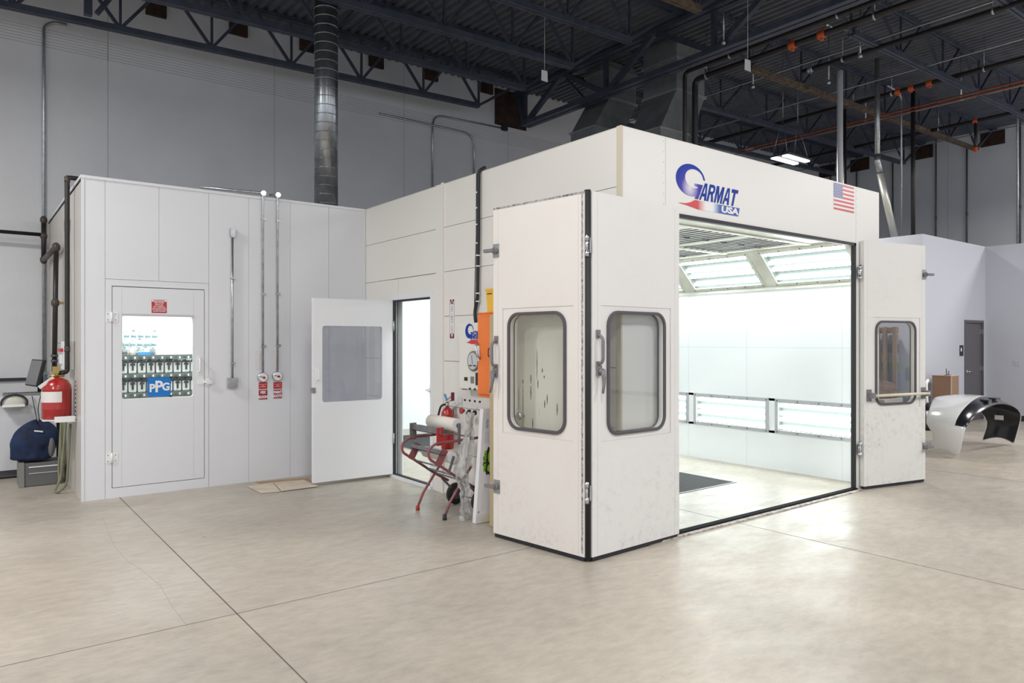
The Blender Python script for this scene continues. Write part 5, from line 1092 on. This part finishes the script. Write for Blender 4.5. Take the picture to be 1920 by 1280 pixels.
# red cylinder
cx, cy = -3.262, 4.92; cz = .80
t = thing('suppression_cylinder', 'red fire suppression cylinder with a blank white label beside the mixing room corner', 'cylinder', (cx, cy, cz))
m = MB(); m.lathe((cx, cy, cz), [(.128, 0), (.135, .008), (.135, .10), (.137, .105), (.135, .11), (.135, .30), (.137, .305), (.135, .31), (.130, .345), (.10, .395), (.05, .42), (.03, .425)], 36); m.build('tank', RED, t)
m = MB(); K = 14; aa = [radians(175 + 110 * k / K) for k in range(K + 1)]
i0 = [m.av((cx + .1365 * cos(a_), cy + .1365 * sin(a_), cz + .175)) for a_ in aa]; i1 = [m.av((cx + .1365 * cos(a_), cy + .1365 * sin(a_), cz + .285)) for a_ in aa]
for k in range(K): m.af((i0[k], i0[k + 1], i1[k + 1], i1[k]), 0, True)
m.build('white_label', mat('label_white', (.72, .68, .66), .5), t)
m = MB(); m.cyl((cx, cy, cz + .42), (cx, cy, cz + .50), .022, 12); m.box((cx - .035, cy - .03, cz + .47), (cx + .02, cy + .03, cz + .54)); m.cyl((cx - .07, cy, cz + .445), (cx + .07, cy, cz + .445), .013, 8); m.build('valve', BRASS, t)
m = MB(); m.bar((cx - .03, cy - .05, cz + .43), (cx - .16, cy - .09, cz + .33), .003, .035); m.build('paper_tag', WHITE, t)
t = thing('cylinder_bracket', 'white steel bracket shelf carrying the red cylinder off the wall', 'bracket', (XM - .12, cy - .1, .76))
m = MB(); m.box((XM - .30, cy - .14, cz - .012), (XM - .004, cy + .13, cz - .001)); m.box((XM - .20, cy - .145, cz - .03), (XM - .004, cy - .138, cz + .03)); m.build('shelf_plate', WHITE, t)
m = MB()
for k in range(20): m.lathe((XM - .015, cy - .150, cz + .40 - k * .022), [(.006, 0), (.006, .012)], 6, k % 2)
m.build('retaining_chain', [CHROME, DGREY], t)
# hanging hoses
HOSE = mat('hose_green', (.20, .20, .12), .5)
for i, (pts, lab) in enumerate((([(-3.14, 4.9, .74), (-3.16, 4.9, .35), (-3.17, 4.93, .10), (-3.24, 4.98, .012), (-3.27, 5.1, .012), (-3.2, 5.2, .12), (-3.15, 5.2, .74)], 'nearest the mixing room wall'),
                               ([(-3.19, 5.26, .76), (-3.19, 5.27, .4), (-3.18, 5.28, .15), (-3.2, 5.33, .03), (-3.2, 5.42, .2), (-3.17, 5.46, .76)], 'second from the floor loop'),
                               ([(-3.13, 5.52, .75), (-3.13, 5.54, .30), (-3.13, 5.6, .22), (-3.13, 5.66, .5), (-3.13, 5.66, .76)], 'farthest towards the back'))):
    m = MB(); m.tube(fillet(pts, .12), .012, 8); m.build('air_hose', HOSE, label='olive air hose hanging in a loop under the red cylinder, ' + lab, cat='hose', group='hanging air hoses')
# crate with blue cover
c0 = U(62, 912, Z=0)
t = thing('parts_crate', 'low dark grey crate with pale stripes standing on the floor under the blue cloth', 'crate', (c0.x, c0.y + .15, 0))
CR = mat('crate_grey', (.13, .125, .13), .6); CRP = mat('crate_pale', (.22, .22, .20), .6)
m = MB(); x0, x1 = c0.x - .13, c0.x + .27; y0 = c0.y; m.box((x0 + .05, y0, .002), (x1, y0 + .35, .26)); m.build('crate_body', CR, t, bevel=.01)
m = MB(); m.box((x0, y0 - .01, .002), (x0 + .05, y0 + .35, .27)); m.build('side_rail', CRP, t)
for z in (.14, .21):
    m = MB(); m.box((x0 + .09, y0 - .006, z), (x1 - .03, y0 - .001, z + .012)); m.build('stripe', WHITE if z > .2 else mat('stripe_grey', (.4, .42, .42), .5), t)
random.seed(11)
m = MB(); cxb, cyb, czb = c0.x + .0, c0.y + .16, .48; nU, nV = 40, 18; G = []
for j in range(nV + 1):
    v = j / nV; row = []
    pr = (sin(min(1, v * 2.2) * pi / 2) ** .8) * (1 - .10 * v) + .12 * math.exp(-((v - .62) / .2) ** 2)
    for i in range(nU):
        ph = 2 * pi * i / nU
        wr = 1 + .07 * sin(ph * 3 + 1.2 + v * 3) + .09 * abs(sin(ph * 4.5 + v * 2.5)) * v + random.uniform(-.02, .02)
        row.append(m.av((cxb + .005 + .205 * pr * wr * cos(ph) + .05 * (1 - v), cyb + .19 * pr * wr * sin(ph), .70 - (.70 - .275) * v ** 1.25 + .035 * sin(ph * 2 + .5) * (1 - v) + (.03 * abs(sin(ph * 5)) * v if v < .95 else 0))))
    G.append(row)
for j in range(nV):
    for i in range(nU): m.af((G[j][i], G[j + 1][i], G[j + 1][(i + 1) % nU], G[j][(i + 1) % nU]), 0, True)
m.af(G[0][::-1] if False else G[0]); m.af(G[-1][::-1])
t = thing('blue_cloth_bundle', 'dark blue crumpled jacket bundle piled on the grey crate at far left', 'bundle', (cxb, cyb, .27))
m.build('cloth', mat('cloth_blue', (.009, .026, .085), .8, col2=(.005, .010, .032), nscale=7, bump=.5, bscale=14), t, subsurf=1)
m = MB(); m.ball((cxb + .17, cyb - .13, .42), .075, 12, 0, (.55, .8, 1.5)); m.build('grey_sleeve', mat('sleeve_grey', (.16, .16, .17), .8), t)
m = MB(); m.bar((cxb + .01, cyb - .17, .615), (cxb + .09, cyb - .165, .60), .012, .016); m.build('white_band', WHITE, t)
# white cart
t = thing('white_cart', 'white painted workstation cart at the left edge, with dark gap beneath', 'cart', (-3.95, 6.65, 0))
CW = mat('cart_white', (.62, .63, .66), .45)
m = MB(); m.box((-4.9, 6.3, .10), (-3.14, 7.1, .955)); m.build('cabinet_body', CW, t, bevel=.006)
m = MB(); m.box((-4.9, 6.34, .02), (-3.18, 7.05, .10)); m.build('gap_shade_block', DGREY, t)  # dark block standing in for the shade in the gap under the raised cart
m = MB(); m.box((-4.88, 6.36, 0), (-3.2, 7.0, .02)); m.build('gap_shade_base', BLACK, t)  # black lowest layer of that same gap shade, down to the floor
a = U(3, 762, Y=6.28); b = U(45, 753, Y=6.28); m = MB(); m.box((a.x, 6.13, a.z), (b.x, 6.3, b.z - .02)); m.build('front_tray', WHITE, t)
c = U(27, 748, Y=6.2)
m = MB(); pts = [(c.x + .125 * cos(q), 6.21, c.z - .045 + .095 * sin(q)) for q in [radians(200 - 220 * k / 16) for k in range(17)]]; m.tube(pts, .011, 8); t2 = thing('face_visor', 'black-rimmed cream half-dome visor resting on the small cart tray', 'visor', (c.x, 6.21, c.z - .06)); m.build('rim', BLACK, t2)
m = MB(); m.ball((c.x, 6.235, c.z - .045), .115, 14, 0, (1, .3, .75)); m.build('shell', mat('visor_cream', (.55, .54, .48), .35), t2)
# monitor on the cart
t = thing('computer_monitor', 'black computer monitor turned nearly edge-on, standing on the white cart', 'monitor', (-3.5, 6.6, .957))
mc = U(67, 699, Y=6.6); mx = Matrix.Translation(mc) @ Matrix.Rotation(radians(-80), 4, 'Z') @ Matrix.Rotation(radians(-13), 4, 'X')
m = MB(mx); m.box((-.24, -.02, -.165), (.24, .02, .165)); m.build('screen_case', BLACK, t, bevel=.006)
m = MB(mx); m.box((-.225, -.024, -.15), (.225, -.0205, .15)); m.build('screen', mat('screen_grey', (.16, .155, .15), .3), t)
m = MB(); m.cyl((mc.x + .05, mc.y + .03, .96), (mc.x + .05, mc.y + .03, mc.z - .05), .03, 12); m.box((mc.x - .06, mc.y - .07, .957), (mc.x + .16, mc.y + .13, .972)); m.bar((mc.x + .05, mc.y + .03, mc.z - .06), (mc.x + .01, mc.y + .01, mc.z), .05, .05); m.build('stand', BLACK, t)
a = U(5, 740, Y=6.5); m = MB(); m.box((a.x, 6.42, .957), (a.x + .4, 6.58, .985)); 
for r_ in range(4):
    for k in range(10): m.box((a.x + .01 + k * .038, 6.43 + r_ * .036, .985), (a.x + .04 + k * .038, 6.458 + r_ * .036, .992), 1)
m.build('keyboard', [mat('keyboard_grey', (.22, .21, .20), .5), DGREY], label='grey keyboard lying on the white cart left of the monitor', cat='keyboard')
pipe('cart_cable', [U(60, 742, Y=6.27), U(66, 770, Y=6.25), U(71, 795, Y=6.2)], .005, BLACK, 'thin black cable hanging down the cart front, left one', cat='cable', rad=.05, n=6)
pipe('cart_cable', [U(76, 742, Y=6.27), U(71, 765, Y=6.25), U(74, 792, Y=6.2)], .005, BLACK, 'thin black cable hanging down the cart front, right one', cat='cable', rad=.05, n=6)
t = thing('spray_bottle', 'pale blue spray bottle standing on the cart behind the red cylinder', 'bottle', (-3.20, 6.9, .957)); m = MB(); m.lathe((-3.20, 6.9, .957), [(.034, 0), (.036, .01), (.036, .14), (.016, .2), (.016, .22)], 16); m.build('bottle_body', mat('bottle_blue', (.3, .45, .6), .3), t)
m = MB(); m.box((-3.25, 6.88, 1.177), (-3.175, 6.92, 1.215)); m.build('trigger_head', WHITE, t)

# ------------------------------------------------------------------ right side: bumper, carton, pallet
sec = [(6.885, 0), (6.86, .12), (6.80, .30), (6.80, .44), (6.90, .565), (7.10, .655), (7.40, .715), (7.70, .745), (7.95, .75), (8.20, .735), (8.45, .69), (8.65, .61), (8.80, .49), (8.84, .34), (8.82, .15), (8.81, 0)]
yn = [.20, .16, .11, .08, .06, .04, .04, .06, .08, .06, .04, .03, .04, .08, .12, .15]
yf = [.64, .55, .46, .62, .60, .66, .76, .84, .88, .86, .80, .72, .62, .50, .56, .60]
yo = .02
NC = 9; m = MB(); G = []
cx0 = 7.85
for k, ((x, z), a_, b_) in enumerate(zip(sec, yn, yf)):
    row = []
    for j in range(NC):
        v = j / (NC - 1); y = a_ + (b_ - a_) * v
        bulge = sin(pi * v) * .05; dx, dz = x - cx0, z - .25; L_ = math.hypot(dx, dz) or 1
        zz = z + bulge * dz / L_ * (1 if z > .1 else 0); xx = x + bulge * dx / L_
        if k in (0, len(sec) - 1): zz = .004 + .085 * sin(pi * v)
        if j == 0 and 3 < k < 12: zz -= .07; xx -= .0
        if j == 1 and 3 < k < 12: zz -= .02
        row.append(m.av((xx, y + yo, zz)))
    G.append(row)
t = thing('bumper_cover', 'white car bumper cover with black inside standing arched on the floor at right', 'bumper', (7.85, .45, 0))
for k in range(len(sec) - 1):
    for j in range(NC - 1):
        m.af((G[k][j], G[k + 1][j], G[k + 1][j + 1], G[k][j + 1]), 2 if (j < 2 and 3 <= k < 11) else 0, True)
CARW = mat('car_white', (.74, .75, .74), .2, coat=.8); CARB = mat('car_black', (.012, .013, .018), .2, coat=.3)
m.build('bumper_shell', [CARW, CARB, CARB], t, subsurf=1, solid=(.012, 1, 1))
m = MB(); m.poly([(7.9, .735), (8.12, .745), (8.10, .775), (7.95, .77)], .12, .30); m.box((7.60, .10, .735), (7.72, .22, .765)); m.build('grille_insert', CARB, t)
m = MB()
for k in range(9): q = .6 + k * .22; m.box((8.25 + k * .05, .5, .60 - k * .004), (8.27 + k * .05, .53, .66 - k * .006))
m.build('inner_tabs', CARB, t)
m = MB(); m.box((8.775, .30, .38), (8.782, .42, .45)); m.build('part_sticker', WHITE, t)
# tall carton by the office wall
t = thing('tall_carton', 'tall brown cardboard carton standing against the office wall left of the grey door', 'carton', (10.1, 1.66, 0))
m = MB(); m.box((9.98, 1.50, .002), (10.30, 1.82, .98)); m.build('carton_body', mat('carton_brown', (.27, .165, .11), .8), t)
m = MB(); m.box((9.978, 1.497, .002), (9.995, 1.512, .985)); m.box((9.975, 1.495, .98), (10.305, 1.825, .99)); m.build('edge_tape', mat('tape_pale', (.52, .42, .33), .6), t)
t = thing('wire_bracket', 'small bent chrome bracket standing on top of the tall brown carton', 'bracket', (10.1, 1.62, .99))
m = MB(); m.tube(fillet([(10.04, 1.6, .995), (10.02, 1.6, 1.09), (10.07, 1.62, 1.12), (10.10, 1.62, 1.0)], .02), .007, 6); m.tube(fillet([(10.12, 1.6, .995), (10.13, 1.6, 1.06), (10.18, 1.62, 1.07), (10.17, 1.62, .995)], .02), .007, 6); m.box((10.02, 1.59, .991), (10.2, 1.64, .998)); m.build('bent_wire', DGREY, t)
t = thing('upright_vacuum', 'white and black upright hose unit leaning left of the tall brown carton', 'vacuum', (9.72, 1.95, 0))
m = MB(); m.tube(fillet([(9.76, 1.80, .3), (9.74, 1.82, .6), (9.78, 1.84, .85), (9.86, 1.84, .9)], .08), .03, 10); m.build('hose', WHITE, t)
m = MB(); m.cyl((9.76, 1.80, .36), (9.76, 1.80, .5), .045, 12); m.cyl((9.76, 1.80, .0), (9.76, 1.80, .12), .05, 12); m.build('black_collar', BLACK, t)
m = MB(); m.cyl((9.76, 1.80, .12), (9.76, 1.80, .36), .04, 12); m.build('canister', WHITE, t)
m = MB(); m.tube(fillet([(9.70, 1.80, .05), (9.66, 1.82, .5), (9.72, 1.84, .88)], .2), .012, 8); m.build('cord', DGREY, t)
# wooden rack with coloured bins
WOOD = mat('brown_wood', (.26, .16, .09), .7, noise=.3, nscale=5, stretch=(3, 3, .4))
t = thing('wooden_rack', 'tall brown wooden slatted rack leaning on the office side wall beyond the booth', 'rack', (9.6, 2.8, 0))
def RYv(px): return U(px, 660, X=9.62).y
ys = [RYv(1682), RYv(1675), RYv(1663), RYv(1657), RYv(1649), RYv(1640), RYv(1632), RYv(1622)]
for a_, b_ in ((0, 1), (2, 3), (4, 5), (6, 7)):
    m = MB(); m.box((9.58, ys[a_], .0), (9.64, ys[b_], 1.87)); m.build('post', WOOD, t)
for z in (1.75, .05): m = MB(); m.box((9.64, ys[0], z), (9.68, ys[-1], z + .11)); m.build('cross_board', WOOD, t)
bc = {'green': (.03, .22, .09), 'blue': (.05, .16, .42), 'grey': (.22, .26, .32), 'yellow': (.6, .5, .08), 'navy': (.06, .07, .2)}
z = .12; seq = ['green', 'green', 'green', 'blue', 'blue', 'green', 'grey', 'navy', 'grey']; seq2 = ['green', 'green', 'green', 'navy', 'yellow', 'navy', 'yellow', 'green', 'grey']
for k in range(9):
    for cidx, (ya, yb_, sq) in enumerate(((ys[1], ys[2], seq), (ys[3], ys[4], seq2), (ys[5], ys[6], seq2))):
        c_ = sq[(k + cidx * 0) % 9]; m = MB(); y0, y1 = ya + .01, yb_ - .01; zz = .18 + k * .172
        m.box((9.69, y0, zz), (9.86, y1, zz + .165)); m.box((9.685, y0, zz + .145), (9.69, y1, zz + .165)); m.build('storage_bin', mat('bin_' + c_, bc[c_], .5), label='%s bin behind the wooden rack posts, %s level up, %s column from the right' % (c_, ORD[k], ORD[cidx]), cat='bin', group='bins in the wooden rack')
# brown bundle seen low through the window
t = thing('brown_bundle', 'rounded brown shaggy bundle on a grey bin, low in the right door window', 'bundle', (8.9, 2.2, 0))
bc0 = U(1668, 735, Y=2.1)
m = MB(); m.box((bc0.x - .4, 2.0, .002), (bc0.x + .3, 2.5, bc0.z - .10)); m.build('grey_bin', mat('bin_pale', (.42, .42, .42), .5), t, bevel=.02)
random.seed(5); m = MB(); K = 26; nV = 9; G = []
for j in range(nV + 1):
    th = pi / 2 * j / nV; row = []
    for i in range(K):
        ph = 2 * pi * i / K; w_ = 1 + random.uniform(-.06, .06); row.append(m.av((bc0.x + .5 * cos(ph) * sin(th + .05) * w_, 2.25 + .22 * sin(ph) * sin(th + .05) * w_, bc0.z - .10 + .30 * cos(th) * w_)))
    G.append(row)
for j in range(nV):
    for i in range(K): m.af((G[j][i], G[j + 1][i], G[j + 1][(i + 1) % K], G[j][(i + 1) % K]))
m.af(G[0]); m.af(G[-1][::-1]); m.build('shaggy_top', mat('bundle_brown', (.17, .09, .055), .9, col2=(.07, .04, .03), nscale=15), t)
